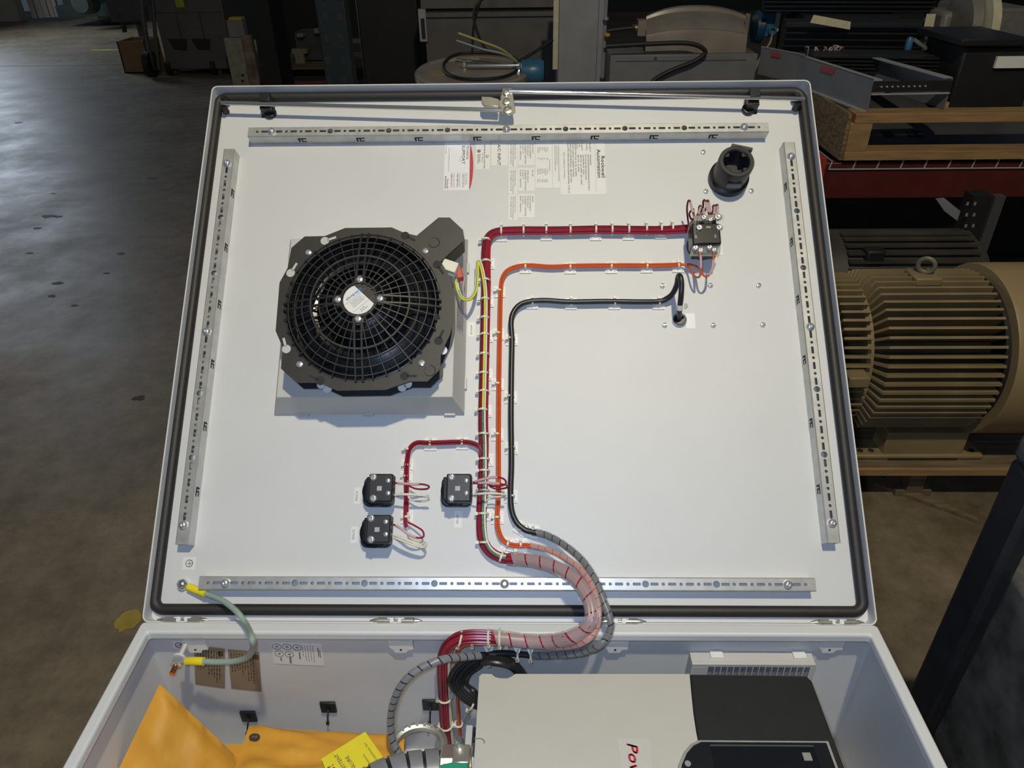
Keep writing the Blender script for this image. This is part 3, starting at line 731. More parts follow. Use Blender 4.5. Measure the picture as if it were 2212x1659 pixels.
# ------------------------------------------------------------------ cable ties and adhesive mounts
_cache = {}
def base_mesh():
    mb = MB(); mb.box(0, 0, 1.1, 19, 19, 2.2)
    for s in (-1, 1): mb.box(0, 0, 2.9, 20, 1.4, 1.6, Matrix.Rotation(s*PI/4, 4, 'Z'))
    mb.box(0, 0, 3.2, 8, 8, 2.4); return mb
def tie_mesh(w, h, z0):
    mb = MB(); n = 14; sec = [(w/2*math.cos(PI*i/n), z0+h*math.sin(PI*i/n)**.7) for i in range(n+1)]
    k = len(sec); vs = [(-1.4, y, z) for y, z in sec]+[(1.4, y, z) for y, z in sec]
    mb.add(vs, [(i, i+1, k+i+1, k+i) for i in range(k-1)]+[tuple(range(k)), tuple(range(2*k-1, k-1, -1))])
    mb.box(0, w/2+1.4, z0+h*.55, 4.6, 4.2, 4.8); return mb
TIES = {}
def tie(px, py, ang, w, h, label, base=True, group=None, off=0.0, z0=2.0, grp='cable ties on adhesive mounts'):
    c = D(px, py, 8); key = (w, h, z0)
    r = thing('cable_tie', label, 'cable tie', grp, DT((c.x, c.y, 0)) @ Matrix.Rotation(ang, 4, 'Z'))
    if base:
        if 'base' not in TIES: TIES['base'] = base_mesh().build('adhesive_mount', WHITEP, r, bevel=.0005, seg=1); o = TIES['base']
        else: o = link('adhesive_mount', TIES['base'].data, r)
        o.location.y = off*.001
    if key not in TIES: TIES[key] = tie_mesh(w, h, z0).build('tie_band', CREAM, r).data
    else: link('tie_band', TIES[key], r)
H_ = 0.0; V_ = PI/2
side = ['first', 'second', 'third', 'fourth', 'fifth', 'sixth', 'seventh', 'eighth', 'ninth', 'tenth', 'eleventh', 'twelfth', 'thirteenth', 'fourteenth', 'fifteenth', 'sixteenth']
for i, (x, y, b) in enumerate(((1452, 493, 0), (1428, 494, 1), (1396, 495, 0), (1358, 496, 1), (1322, 496, 0), (1287, 497, 1), (1232, 497, 0), (1180, 497, 1), (1131, 498, 0), (1083, 499, 1))):
    tie(x, y, H_, 18, 15, 'nylon tie around the horizontal red bundle, %s from the selector switch' % side[i], b == 1, off=-6)
for i, (x, y, b) in enumerate(((1050, 520, 0), (1050, 566, 1), (1049, 607, 0), (1048, 648, 1), (1047, 688, 0), (1047, 724, 1), (1046, 766, 0), (1045, 807, 1), (1045, 846, 0), (1043, 886, 1), (1045, 938, 0), (1046, 992, 1), (1046, 1017, 0), (1045, 1060, 0), (1044, 1110, 1), (1046, 1172, 0))):
    tie(x, y, V_, 17, 17, 'nylon tie around the upright red and yellow run, %s from the top bend' % side[i], b == 1, off=-4)
for i, (x, y) in enumerate(((1466, 573), (1398, 574), (1321, 575), (1232, 576), (1135, 575))): tie(x, y, H_, 10, 10, 'nylon tie and mount on the horizontal orange pair, %s from the switch' % side[i])
for i, (x, y) in enumerate(((1078, 627), (1076, 719), (1075, 828), (1074, 937), (1074, 1117))): tie(x, y, V_, 10, 10, 'nylon tie and mount on the upright orange pair, %s from its upper bend' % side[i])
for i, (x, y) in enumerate(((1424, 653), (1328, 653), (1234, 653), (1150, 652))): tie(x, y, H_, 12, 13, 'nylon tie and mount on the horizontal black cable, %s from the push button' % side[i])
for i, (x, y) in enumerate(((1105, 731), (1103, 856), (1105, 966), (1104, 1071))): tie(x, y, V_, 12, 13, 'nylon tie and mount on the upright black cable, %s from its upper bend' % side[i])
tie(1126, 1141, -.55, 12, 13, 'nylon tie where the black cable enters its spiral wrap'); tie(1150, 1147, -.2, 13, 14, 'nylon tie on the start of the grey spiral wrap', grp='cable ties on adhesive mounts')
tie(1097, 1175, -.2, 11, 11, 'nylon tie on the lower bend of the orange pair'); tie(1125, 1176, 0, 11, 11, 'nylon tie on the start of the orange spiral wrap')
tie(1083, 1204, -.35, 18, 18, 'nylon tie where the main bundle enters its spiral wrap'); tie(1112, 1208, -.1, 22, 22, 'nylon tie on the start of the thick pink spiral wrap', False)
for i, (x, y) in enumerate(((998, 956), (929, 958))): tie(x, y, H_, 11, 11, 'nylon tie and mount on the short red branch, %s from the main run' % side[i])
for i, (x, y) in enumerate(((880, 970), (879, 1004), (877, 1028), (877, 1068), (878, 1116))): tie(x, y, V_, 10, 10, 'nylon tie on the upright red branch beside the contact blocks, %s from its bend' % side[i], i in (1, 2, 4), off=0)

# ------------------------------------------------------------------ paper labels on the door
LABZ = .35
def label_box(name, text, x0, y0, x1, y1, m=PAPER, r=2.0, cat='label', group='labels stuck on the door'):
    a0 = D(x0, y1, 0); b0 = D(x1, y1, 0); c0 = D((x0+x1)/2, y0, 0)
    o = Vector((a0.x, a0.y, 0)); mb = MB(); mb.prism(rrect(a0.x, b0.x, a0.y, c0.y, r, 3), 0.02, LABZ)
    ob = mb.build(name, m, None, o, M=DT(o)); tag(ob, text, cat, group)
    return ob, o
def dtext(par, o, lines, m=INK, bold=.4):
    """lines: (string, pixel x of the text's middle, y of its start, y of its end, height px); reads down the photograph"""
    mb = MB()
    for s, x, y0, y1, h in lines:
        p, q = D(x, y0, LABZ), D(x, y1, LABZ); hh = h*.775; u = D(x, (y0+y1)/2, LABZ).x
        put_text(mb, s, (u-hh/2, p.y), (0, q.y-p.y), (hh, 0), LABZ+.06, bold)
    return mb.build('printed_text', m, par, o, recalc=False, smooth=0)
def dlines(par, o, x0, y0, x1, y1, n, seed, m=INKG):
    A, B = D(x0, y1, LABZ), D(x1, y0, LABZ); mb = MB(); fake_lines(mb, A.x, B.x, A.y, B.y, n, LABZ+.03, seed, False); return mb.build('fine_print', m, par, o, smooth=0)

l, o = label_box('label', 'white and red technical support label under the top rail', 958, 306, 1014, 411.5, GLOSSL, .6)
red = MB(); A, B = D(1013.5, 411, 0), D(1014.5, 309, 0); n = 14
pts = [(A.x, A.y)]+[(A.x+(B.x-A.x)*i/n+6.6*math.sin(PI*i/n)**.62, A.y+(B.y-A.y)*i/n) for i in range(1, n)]+[(B.x, B.y)]
red.prism(pts, .02, LABZ); red.build('red_band', INKR, l, o)
dtext(l, o, [('TECHNICAL', 1010, 314, 345, 4.6), ('SUPPORT', 1001, 314, 354, 6.4), ('1-262-512-8176', 1000.5, 374, 404, 3.4), ('1-800-888-9522', 988.5, 374, 404, 3.4), ('1-888-422-4913', 975.5, 374, 404, 3.4), ('P.N. 817566', 963.5, 315, 332, 1.8), ('7 AM to 6 PM CST', 1004.5, 374, 400, 1.8), ('U.S. only', 993.5, 338, 349, 1.6)], INK)
dtext(l, o, [('Automation', 962.5, 380, 407, 3.8)], INK, 1)
dtext(l, o, [('PHONE SUPPORT', 1008, 374, 399, 1.9), ('ON SITE SUPPORT', 993, 374, 403, 1.9), ('AFTER HOURS SUPPORT', 980.5, 374, 406, 1.9), ('www.rockwellautomation.com', 970, 319, 370, 2.0)], INKR)
dtext(l, o, [('Rockwell', 966.5, 387, 407, 3.8)], INKR, 1)
l, o = label_box('label', 'small white panel listing label with a round emblem beside the support label', 1027, 306, 1058, 366.5)
dtext(l, o, [('ENCLOSED INDUSTRIAL CONTROL PANEL', 1046.5, 313, 364, 2.2), ('Rockwell', 1036.5, 333, 350, 2.6), ('Automation', 1033, 333, 354, 2.6), ('NO. EP500013', 1042, 331, 351, 1.5), ('LISTED', 1051, 335, 342, 1.2)], INK, 1)
c = D(1034.5, 326.5, 0); k = MB()
k.tube([(c.x+2.6*math.cos(2*PI*i/20), c.y+2.6*math.sin(2*PI*i/20), LABZ+.1) for i in range(20)], .5, 5, closed=True); k.lathe([(1.5, LABZ), (1.5, LABZ+.12)], 12, Matrix.Translation((c.x, c.y, 0)))
c = D(1053, 338, 0); k.tube([(c.x+2.3*math.cos(2*PI*i/20), c.y+2.3*math.sin(2*PI*i/20), LABZ+.1) for i in range(20)], .22, 5, closed=True); k.build('emblem', INK, l, o)
dtext(l, o, [('UL', 1053, 336.5, 340, 2.4)], INKG)
l, o = label_box('label', 'white label reading A/C INPUT under the top rail', 1061.5, 306, 1096.5, 358.5, r=2.5)
dtext(l, o, [('A/C INPUT', 1078, 312, 357, 7)], INK)
for i, (ya, yb, pn) in enumerate(((306, 362.3, '25194-204-15'), (363.6, 419.2, '25194-275-08'), (420.4, 475.8, '25194-250-08'))):
    l, o = label_box('label', 'narrow grey fuse replacement label, %s in the column' % ('top', 'middle', 'bottom')[i], 1098.5, ya, 1117.8, yb, r=.8)
    s0 = ya+4
    dtext(l, o, [('REPLACE FUSES ONLY', 1112.5, s0, s0+35, 2.6), ('WITH ROCKWELL AUTOMATION', 1108.2, s0, s0+49, 2.6), ('PART NUMBER '+pn, 1103.8, s0, s0+45, 2.6)], INKG)
for i, (ya, yb, L_) in enumerate(((306, 357.6, ('4F7/2071', 'DUAL ELEMENT', 'TIME DELAY', 'CURRENT LIMITING', 'CLASS CC', '2.5A / 600VAC')), (363, 413, ('4F130', '', 'TIME DELAY', 'CURRENT LIMITING', 'CLASS M', '6.25A / 250VAC')), (419, 470.4, ('1F050', 'DUAL ELEMENT', 'TIME DELAY', 'CURRENT LIMITING', 'CLASS J', '100A / 600VAC')))):
    l, o = label_box('label', 'white fuse rating label, %s of the three in the wider column' % ('top', 'middle', 'bottom')[i], 1119.2, ya, 1155, yb, r=2.2)
    dtext(l, o, [(s, 1150.5-5.2*k, ya+4, ya+4+len(s)*2.75, 3.3) for k, s in enumerate(L_) if s], INKG)
l, o = label_box('label', 'white torque table label with rows of tiny figures beside the rating label', 1157, 306, 1209.8, 406.6, r=1.2)
for k, (x0, x1, y0, y1, n) in enumerate(((1160, 1184, 318, 330, 7), (1160, 1184, 341, 346, 7), (1160, 1184, 364, 377, 7), (1160, 1184, 387, 395, 7), (1186, 1189, 344, 372, 1), (1198, 1208, 314, 398, 3))): dlines(l, o, x0, y0, x1, y1, n, k+20)
A, B = D(1194, 405, 0), D(1193, 310, 0); k = MB(); k.box2(A.x-.15, A.x+.15, A.y, B.y, LABZ, LABZ+.05); k.build('ruled_line', INKG, l, o)
l, o = label_box('label', 'large white manufacturer rating label reading Rockwell Automation', 1211, 306, 1309.5, 420.8, r=2.5)
dtext(l, o, [('Rockwell', 1302.5, 337, 383.5, 7.4), ('Automation', 1293.5, 322, 383.5, 7.4)], INK, 1)
dtext(l, o, [('PROJECT', 1274.3, 308, 328, 3.0), ('5505403909', 1275.5, 333.5, 356.5, 3.0), ('Catalog', 1268, 309, 324, 3.0), ('24071HDM0LJAAANNNN-KD-83-P3-IB-L3', 1271.5, 333.5, 411.5, 3.0), ('AFT-PN-SB1-A83-SA66P-SA6A', 1265.5, 333.5, 389, 3.0), ('Diagram', 1257.5, 308, 325, 3.0), ('5505403909-PE  A2GH', 1260.3, 334, 377, 3.0), ('Input', 1252, 309, 319, 3.0), ('480 VAC  65.6 AMPS  3PH  60HZ', 1255.5, 334, 398.5, 3.0), ('Output', 1247, 308, 322, 3.0), ('480 VAC  65 AMPS', 1249.5, 334, 371, 3.0), ('LARGEST MOTOR  50 HP  65 AMPS', 1243.5, 308, 380.5, 3.0), ('SHORT CIRCUIT CURRENT RATING', 1238, 308, 382, 3.0), ('100KA RMS SYMMETRICAL, 480 VAC MAX', 1233, 308, 394.5, 3.0), ('Date MFD: MAR 2022 ENCLOSURE RATING: TYPE 12', 1228, 308, 417, 3.0), ('Made in Guadalupe, N.L. 67170 Mexico', 1219, 329, 386, 2.4)], INK)
A, B = D(1288, 416, 0), D(1285, 310, 0); k = MB(); k.box2((A.x+B.x)/2-.15, (A.x+B.x)/2+.15, A.y, B.y, LABZ, LABZ+.05); k.build('ruled_line', INKG, l, o)
for nm, x0, y0, x1, y1, txt, tx, ty0, ty1, h in (('white marker label 4MTR150 beside the fan housing', 1010, 696, 1026, 728, '4MTR150', 1018, 702, 722, 3.6), ('white marker label 2LT560 left of the upper contact block', 764, 1053, 777.5, 1089, '2LT560', 770.5, 1061, 1082, 3.6),
        ('white marker label 2LT500 left of the lower contact block', 757, 1137, 772, 1173.5, '2LT500', 763.5, 1144, 1165, 3.6), ('white marker label 4LT100 below the contact block by the main run', 981, 1103.5, 998, 1140, '4LT100', 988, 1112, 1131, 3.6)):
    l, o = label_box('label', nm, x0, y0, x1, y1, r=1.2); dtext(l, o, [(txt, tx, ty0, ty1, h)], INKG)
label_box('label', 'blank glossy white label beside the push button', 1482.5, 677, 1502.5, 710, GLOSSL, 1.5); label_box('label', 'blank white label beside the selector switch', 1549, 520, 1562, 551, GLOSSL, 1.5)
l, o = label_box('label', 'white earth symbol label at the lower left of the door', 393, 1203.5, 421, 1231, PAPER, .8)
c = D(409, 1217, 0); k = MB(); k.tube([(c.x+5*math.cos(2*PI*i/24), c.y+5*math.sin(2*PI*i/24), LABZ+.1) for i in range(24)], .5, 5, closed=True)
k.box(c.x-1.8, c.y, LABZ+.05, 3.4, .6, .1); k.box(c.x, c.y, LABZ+.05, .7, 6.4, .1); k.box(c.x+1.4, c.y, LABZ+.05, .7, 4.2, .1); k.box(c.x+2.8, c.y, LABZ+.05, .7, 2, .1); k.build('earth_symbol', INK, l, o)

# ================================================================== cables from the door into the enclosure
def DWm(px, py, w): return d2w(*D(px, py, w))
YW = -.0025                                            # face of the hinge-side wall
def BW(px, py, off): return on_y(px, py, YW-off)       # on the wall, standing off it
def wthing(name, label, cat, a, group=None): return thing(name, label, cat, group, WT(a))
def wtube(pts, r, name, m, par, a, n=8, k=8): return MB().tube(curve(pts, k), r, n).build(name, m, par, a, 1)

# thick pink wrapped bundle
C1 = [DWm(1096, 1207, 14), DWm(1130, 1209, 20), DWm(1170, 1216, 30), DWm(1215, 1233, 44), DWm(1250, 1260, 58), DWm(1271, 1292, 68), DWm(1279, 1322, 74), DWm(1276, 1344, 76), DWm(1258, 1364, 70), BW(1228, 1378, .036), BW(1190, 1385, .028), BW(1140, 1385, .024), BW(1090, 1379, .022), BW(1060, 1376, .022)]
a = C1[0]; wr = wthing('wrapped_cable', 'thick pink cable of red wires in clear spiral wrap looping from door to enclosure', 'cable', a, 'spiral wrapped cables across the hinge')
P = curve(C1, 8)
for i, (o_, m_) in enumerate((((-.55, .2), RED), ((-.2, -.5), DKRED), ((.25, .45), WHITEW), ((.45, -.3), GREENW), ((0, 0), RED), ((-.1, .65), YELLOW), ((.65, .1), RED), ((-.75, -.25), RED), ((.1, -.8), RED), ((.62, -.55), RED), ((-.6, .6), RED))):
    fr = frames(P, False); MB().tube([p+(f[1]*o_[0]+f[2]*o_[1])*.0085 for p, f in zip(P, fr)], .0027, 7).build('wire', m_, wr, a, 1)
MB().spiral(P, .0102, .0225, .90, 14).build('spiral_wrap', WRAP, wr, a, 1)
C2 = [DWm(1140, 1178, 10), DWm(1170, 1184, 16), DWm(1205, 1197, 28), DWm(1245, 1222, 42), DWm(1275, 1258, 58), DWm(1290, 1300, 70), DWm(1293, 1335, 76), DWm(1286, 1362, 72), BW(1266, 1384, .042), BW(1230, 1396, .034), BW(1180, 1396, .028), BW(1130, 1390, .022)]
a = C2[0]; wr = wthing('wrapped_cable', 'thin orange wire pair in clear spiral wrap, middle of the three loops over the hinge', 'cable', a, 'spiral wrapped cables across the hinge')
P = curve(C2, 8); fr = frames(P, False)
for s in (-1, 1): MB().tube([p+f[1]*s*.0019 for p, f in zip(P, fr)], .0019, 7).build('wire', ORANGE, wr, a, 1)
MB().spiral(P, .0048, .0125, .9, 12).build('spiral_wrap', WRAP, wr, a, 1)
C3 = [DWm(1150, 1149, 13), DWm(1180, 1156, 16), DWm(1215, 1175, 26), DWm(1255, 1208, 40), DWm(1285, 1252, 54), DWm(1304, 1300, 64), DWm(1318, 1340, 68), DWm(1316, 1368, 64), BW(1296, 1392, .046), BW(1260, 1408, .036), BW(1210, 1415, .026), BW(1160, 1416, .018), BW(1145, 1415, .016)]
a = C3[0]; wr = wthing('wrapped_cable', 'black cable in grey spiral wrap, outermost of the three loops over the hinge', 'cable', a, 'spiral wrapped cables across the hinge')
P = curve(C3, 8); MB().tube(P, .0042, 10).build('cable_jacket', BLACKW, wr, a, 1); MB().spiral(P, .0056, .0138, .9, 12).build('spiral_wrap', WRAPG, wr, a, 1)

# red bundle inside
a = BW(958, 1500, .02); rb = wthing('wire_bundle', 'thick red wire bundle turning down the inside wall of the enclosure', 'wire bundle', a, 'wire runs inside the enclosure')
base = [(1066, 1376), (1020, 1375), (992, 1379), (972, 1391), (961, 1412), (958, 1440), (960, 1500), (963, 1560), (967, 1600), (970, 1640)]
P = curve([BW(x, y, .020) for x, y in base], 8); fr = frames(P, False)
r_ = random.Random(3)
for i in range(12):
    th = 2*PI*i/12; q = .0072 if i % 2 else .0042
    m_ = RED if i not in (3, 9) else (WHITEW if i == 3 else DKRED)
    MB().tube([p+(f[1]*math.cos(th)+f[2]*math.sin(th))*q for p, f in zip(P, fr)], .0023, 7).build('wire', m_, rb, a, 1)
MB().tube([p+(f[1]*.3+f[2]*.9)*.0092 for p, f in zip(P, fr)][30:], .0016, 6).build('wire', YELLOW, rb, a, 1)
a = BW(985, 1500, .02); ob_ = wthing('wire_bundle', 'thin orange wire pair turning down beside the thick red bundle inside', 'wire bundle', a, 'wire runs inside the enclosure')
P = curve([BW(x, y, .018) for x, y in ((1135, 1391), (1060, 1388), (1018, 1388), (998, 1394), (987, 1410), (986, 1440), (988, 1500), (991, 1550), (994, 1592))], 8); fr = frames(P, False)
for s in (-1, 1): MB().tube([p+f[1]*s*.0022+Vector((0, .0005*s, 0)) for p, f in zip(P, fr)], .0023, 7).build('wire', ORANGE, ob_, a, 1)
# ties inside
def wtie(px, py, off, ang, w, label, bow=0):
    c = BW(px, py, off); M = Matrix.Translation(c) @ Matrix.Rotation(ang, 4, 'Y')
    r = thing('cable_tie', label, 'cable tie', 'cable ties inside the enclosure', M)
    mb = MB(); mb.tube([(0, (w/2)*math.cos(2*PI*i/16), (w/2)*math.sin(2*PI*i/16)) for i in range(16)], .0016, 6, closed=True); mb.build('tie_band', CREAM, r, unit=1)
    MB().box(0, -w*.28, -w*.5, .0055, .005, .005).build('tie_head', CREAM, r, unit=1, bevel=.0006)
    if bow:
        MB().add([(-.011, off-.001, .016), (.011, off-.001, .016), (.002, -.002, .004), (-.002, -.002, .004), (-.011, off+.001, .016), (.011, off+.001, .016), (.002, 0, .004), (-.002, 0, .004)], [(0, 1, 2, 3), (4, 5, 6, 7), (0, 1, 5, 4), (1, 2, 6, 5), (2, 3, 7, 6), (3, 0, 4, 7)]).build('adhesive_mount', WHITEP, r, unit=1)
wtie(1055, 1377, .022, 0, .021, 'white tie at the end of the pink wrap inside'); wtie(993, 1380, .02, .3, .021, 'white tie on the bend of the red bundle inside'); wtie(1079, 1378, .022, 0, .023, 'white tie on the pink wrap just inside the rim')
wtie(961, 1505, .02, PI/2, .021, 'white tie midway down the red bundle inside'); wtie(963, 1565, .02, PI/2, .021, 'white tie low on the red bundle inside')
wtie(1020, 1388, .018, 0, .011, 'small white tie on the orange pair beside the bend'); wtie(1094, 1389, .018, 0, .011, 'small white tie on the orange pair near the wrap')
wtie(1118, 1414, .016, 0, .014, 'white tie and mount holding the black cable near the pink wrap', 1); wtie(1146, 1415, .016, 0, .015, 'white tie and mount at the start of the grey wrap inside', 1); wtie(1056, 1418, .016, 0, .022, 'white tie and mount on the top of the black cable coil', 1)
wtie(991, 1563, .018, PI/2, .012, 'white tie and mount on the lower orange pair inside', 1); wtie(1018, 1516, .03, .5, .024, 'white tie low on the black cable coil')
# black cable coil
a = BW(1050, 1470, .03); ck = wthing('cable_coil', 'coil of spare black cable hanging on the wall behind the drive', 'cable coil', a)
for i in range(6):
    k = i; P = curve([BW(1048, 1414+k*3.2, .016+i*.004), BW(1100, 1424+k*3, .018+i*.004), BW(1136-k*2, 1462+k*2, .022), BW(1138-k*3, 1500, .03), BW(1100, 1535-k*3, .036), BW(1045, 1532-k*4, .036), BW(1003+k*4, 1512-k*4, .034), BW(974+k*6.5, 1478, .034-i*.002), BW(981+k*6.5, 1448+k*1.5, .028-i*.001), BW(1010+k*5, 1424+k*3, .022)], 8, closed=True)
    MB().tube(P, .0040, 9, closed=True).build('cable_turn', BLACKW, ck, a, 1)
P = curve([BW(1150, 1416, .016), BW(1110, 1412, .016), BW(1075, 1411, .018), BW(1040, 1420, .022), BW(1010, 1440, .026), BW(990, 1465, .03)], 8); MB().tube(P, .0042, 9).build('cable_tail', BLACKW, ck, a, 1)
# grey wrapped cable arching to the conduit
C4 = [BW(1038, 1416, .03), BW(1000, 1419, .045), BW(960, 1424, .06), BW(915, 1440, .07), BW(880, 1465, .08), BW(857, 1500, .085), BW(845, 1545, .09), BW(846, 1590, .10), BW(858, 1622, .11), BW(872, 1645, .12)]
a = C4[5]; wr = wthing('wrapped_cable', 'thin cable in grey spiral wrap arching left to the flexible conduit', 'cable', a, 'spiral wrapped cables inside')
P = curve(C4, 8); MB().tube(P, .0042, 9).build('cable_jacket', mat('grey_cable', (.03, .03, .032), .4), wr, a, 1); MB().spiral(P, .0056, .0135, .86, 12).build('spiral_wrap', wrap_mat('milky_spiral_wrap', (.30, .30, .31), .70), wr, a, 1)

# ground strap
g0, g1 = D(395, 1262, 0), None
G = [DWm(396, 1262, 6), DWm(412, 1270, 8), DWm(440, 1281, 14), DWm(480, 1297, 28), DWm(512, 1322, 46), DWm(532, 1350, 58), BW(544, 1378, .07), BW(546, 1400, .066), BW(536, 1418, .06), BW(510, 1428, .054), BW(470, 1430, .05), BW(425, 1428, .046), BW(404, 1428, .042), BW(392, 1429, .040)]
a = G[0]; gs = wthing('ground_strap', 'pale green braided ground strap from door bolt to enclosure stud', 'ground strap', a)
P = curve(G, 8); MB().tube(P[12:-12], .0043, 10).build('clear_sleeve', STRAP, gs, a, 1); MB().spiral(P[12:-12], .0034, .007, .6, 10).build('braid', mat('tinned_green_braid', (.32, .42, .36), .4, .3, var=.25, vscale=900), gs, a, 1)
MB().tube(P[12:-12], .0028, 8).build('braid_core', mat('tinned_core', (.36, .44, .39), .4, .2), gs, a, 1)
MB().tube(P[6:18], .0056, 12).build('heat_shrink', mat('yellow_heat_shrink', (.82, .66, .02), .4, var=.04), gs, a, 1); MB().tube(P[-20:-8], .0056, 12).build('heat_shrink', MATS['yellow_heat_shrink'], gs, a, 1)
MB().tube(P[0:7], .0036, 8, flat=.5).build('lug', BOLT, gs, a, 1); MB().tube(P[-9:], .0036, 8, flat=.5).build('lug', BOLT, gs, a, 1)
c = D(395, 1262, 4); tag(MB().lathe([(8, 0), (8.4, 4), (7.6, 8), (5, 11), (0, 12)], 20).build('ground_bolt', CHROME, M=DT((c.x, c.y, 0))), 'domed chrome bolt holding the ground strap on the door', 'bolt')
p = BW(386, 1424, .032); p.y = YW; st = wthing('ground_stud', 'copper coloured ground stud with nut on the enclosure wall', 'stud', p)
MB().cyl((0, 0, 0), .0036, .056, 12, 'y', Matrix.Rotation(PI, 4, 'Z')).build('stud', COPPER, st, unit=1); MB().lathe([(.0085, .034), (.0085, .042), (.006, .043)], 6, Matrix.Rotation(PI/2, 4, 'X')).build('nut', BOLT, st, unit=1); MB().lathe([(.0036, 0), (.0036, .028), (.0095, .029), (.0095, .032)], 18, Matrix.Rotation(PI/2, 4, 'X')).build('spacer', PAINT, st, unit=1)

# ------------------------------------------------------------------ things on the hinge-side wall
def wall_label(name, text, q, m):
    """q: four pixel corners (top left, top right, bottom right, bottom left)"""
    W = [on_y(x, y, YW) for x, y in q]; o = W[3]
    vs = [p for p in W]+[p-Vector((0, .0004, 0)) for p in W]
    ob = MB().add(vs, [(3, 2, 1, 0), (4, 5, 6, 7), (0, 1, 5, 4), (1, 2, 6, 5), (2, 3, 7, 6), (3, 0, 4, 7)]).build(name, m, None, o, 1, M=WT(o), smooth=0)
    tag(ob, text, 'label', 'labels on the inside wall'); return ob, W, o
def wprint(ob, W, o, items, m):
    mb = MB()
    for s0, s1, t0, t1 in items:
        def pt(s, t): return (W[0].lerp(W[1], s)).lerp(W[3].lerp(W[2], s), t)-Vector((0, .0006, 0))
        mb.add([pt(s0, t0), pt(s1, t0), pt(s1, t1), pt(s0, t1)], [(0, 1, 2, 3)])
    return mb.build('fine_print', m, ob, o, 1, smooth=0)
def columns(x0, x1, n, t0, t1, seed, fill=.4):
    r = random.Random(seed); out = []
    for i in range(n):
        s = x0+(x1-x0)*i/n; w = (x1-x0)/n*fill; t = t0; e = t0+(t1-t0)*r.uniform(.5, 1)
        while t < e:
            l = r.uniform(.03, .10); out.append((s, s+w, t, min(t+l, e))); t += l+.025
    return out
BRINK = mat('dark_brown_ink', (.07, .055, .035), .6)
ob, W, o = wall_label('label', 'brown printed warning label behind the ground strap, the left one of two', ((419, 1393), (486, 1402), (486, 1487), (422, 1478)), KRAFTL)
wprint(ob, W, o, columns(.1, .9, 9, .08, .9, 3)+[(.78, .95, .06, .18)], BRINK)
ob, W, o = wall_label('label', 'brown printed warning label behind the ground strap, the right one of two', ((492, 1403), (560, 1409), (565, 1494), (500, 1487)), KRAFTL)
wprint(ob, W, o, columns(.08, .85, 9, .06, .85, 8)+[(.80, .97, .06, .18)], BRINK)
ob, W, o = wall_label('label', 'white approvals label with five circles on the inside wall', ((586, 1386), (695, 1389), (701, 1438), (592, 1433)), PAPER)
wprint(ob, W, o, columns(.60, .86, 5, .12, .9, 4, .25)+[(.90, .925, .2, .6), (.935, .955, .32, .64), (.14, .17, .7, .85), (.32, .36, .62, .95), (.52, .55, .42, .75)], INKG)
for s, t_ in ((.10, .2), (.30, .2), (.50, .22), (.13, .52), (.33, .53)):
    c = (W[0].lerp(W[1], s)).lerp(W[3].lerp(W[2], s), t_); MB().tube([(c.x+.0062*math.cos(2*PI*i/20), c.y-.0006, c.z+.0062*math.sin(2*PI*i/20)) for i in range(20)], .0005, 5, closed=True).build('printed_circle', INKG, ob, o, 1)
    MB().box(c.x, c.y-.0006, c.z, .004, .0003, .003).build('printed_mark', INKG, ob, o, 1)
ob, W, o = wall_label('label', 'small white earth symbol label on the inside wall above the stud', ((372, 1383), (403, 1386), (401, 1403), (374, 1401)), PAPER)
c = (W[0]+W[1]+W[2]+W[3])/4; kk = MB(); kk.tube([(c.x+.0055*math.cos(2*PI*i/20), c.y-.0006, c.z+.0055*math.sin(2*PI*i/20)) for i in range(20)], .0005, 5, closed=True); kk.box(c.x, c.y-.0006, c.z, .007, .0003, .0007); kk.box(c.x+.002, c.y-.0006, c.z, .0007, .0003, .006); kk.build('earth_symbol', INK, ob, o, 1)
for (px, py), lab, tail in (((538, 1545), 'leftmost, above the manila envelopes', (534, 1585)), ((710, 1525), 'middle, above the yellow tag', (708, 1562)), ((930, 1548), 'rightmost, beside the red bundle', (928, 1562))):
    if px == 930: py = 1520
    c = on_y(px, py, YW); r = wthing('tie_mount', 'square black stick-on cable tie mount, '+lab, 'cable mount', c, 'black tie mounts on the inside wall')
    MB().box(0, -.002, 0, .024, .004, .024).build('mount_base', BLACKP, r, unit=1, bevel=.0008); MB().box(0, -.0048, .003, .007, .003, .005).build('mount_bridge', GLOSSB, r, unit=1)
    tl = on_y(*tail, YW-.012)-c; MB().tube(curve([(0, -.004, -.002), (0, -.012, -.008), tl], 6), .0014, 6).build('tie_tail', BLACKP, r, unit=1); MB().box(tl.x, tl.y, tl.z, .004, .004, .005).build('tie_tail_end', BLACKP, r, unit=1)

# exhaust filter on the wall behind the drive
zt = HZ-.053
A, B = on_y(1490, 1405, YW), on_y(1754, 1405, YW); fx0, fx1 = A.x, B.x
ef = wthing('exhaust_filter', 'white slotted exhaust filter on the wall behind the drive', 'filter', ((fx0+fx1)/2, YW, zt-.15)); o = Vector(((fx0+fx1)/2, YW, zt-.15))
yf = YW-.021
s0, s1 = on_y(1531, 1440, yf).x, on_y(1752, 1440, yf).x
mb = MB(); mb.box2(fx0, fx1, YW-.014, YW, zt-.15, zt); mb.box2(fx0, fx1, yf, YW-.014, zt-.006, zt); mb.box2(fx0, fx1, yf, YW-.014, zt-.15, zt-.14); mb.box2(fx0, s0, yf, YW-.014, zt-.14, zt-.006); mb.box2(s1, fx1, yf, YW-.014, zt-.14, zt-.006)
mb.build('filter_frame', GREYP, ef, o, 1, bevel=.0006)
MB().box2(s0, s1, YW-.0160, YW-.0142, zt-.14, zt-.006).build('filter_mat', mat('grey_filter_mat', (.23, .22, .195), .8), ef, o, 1)
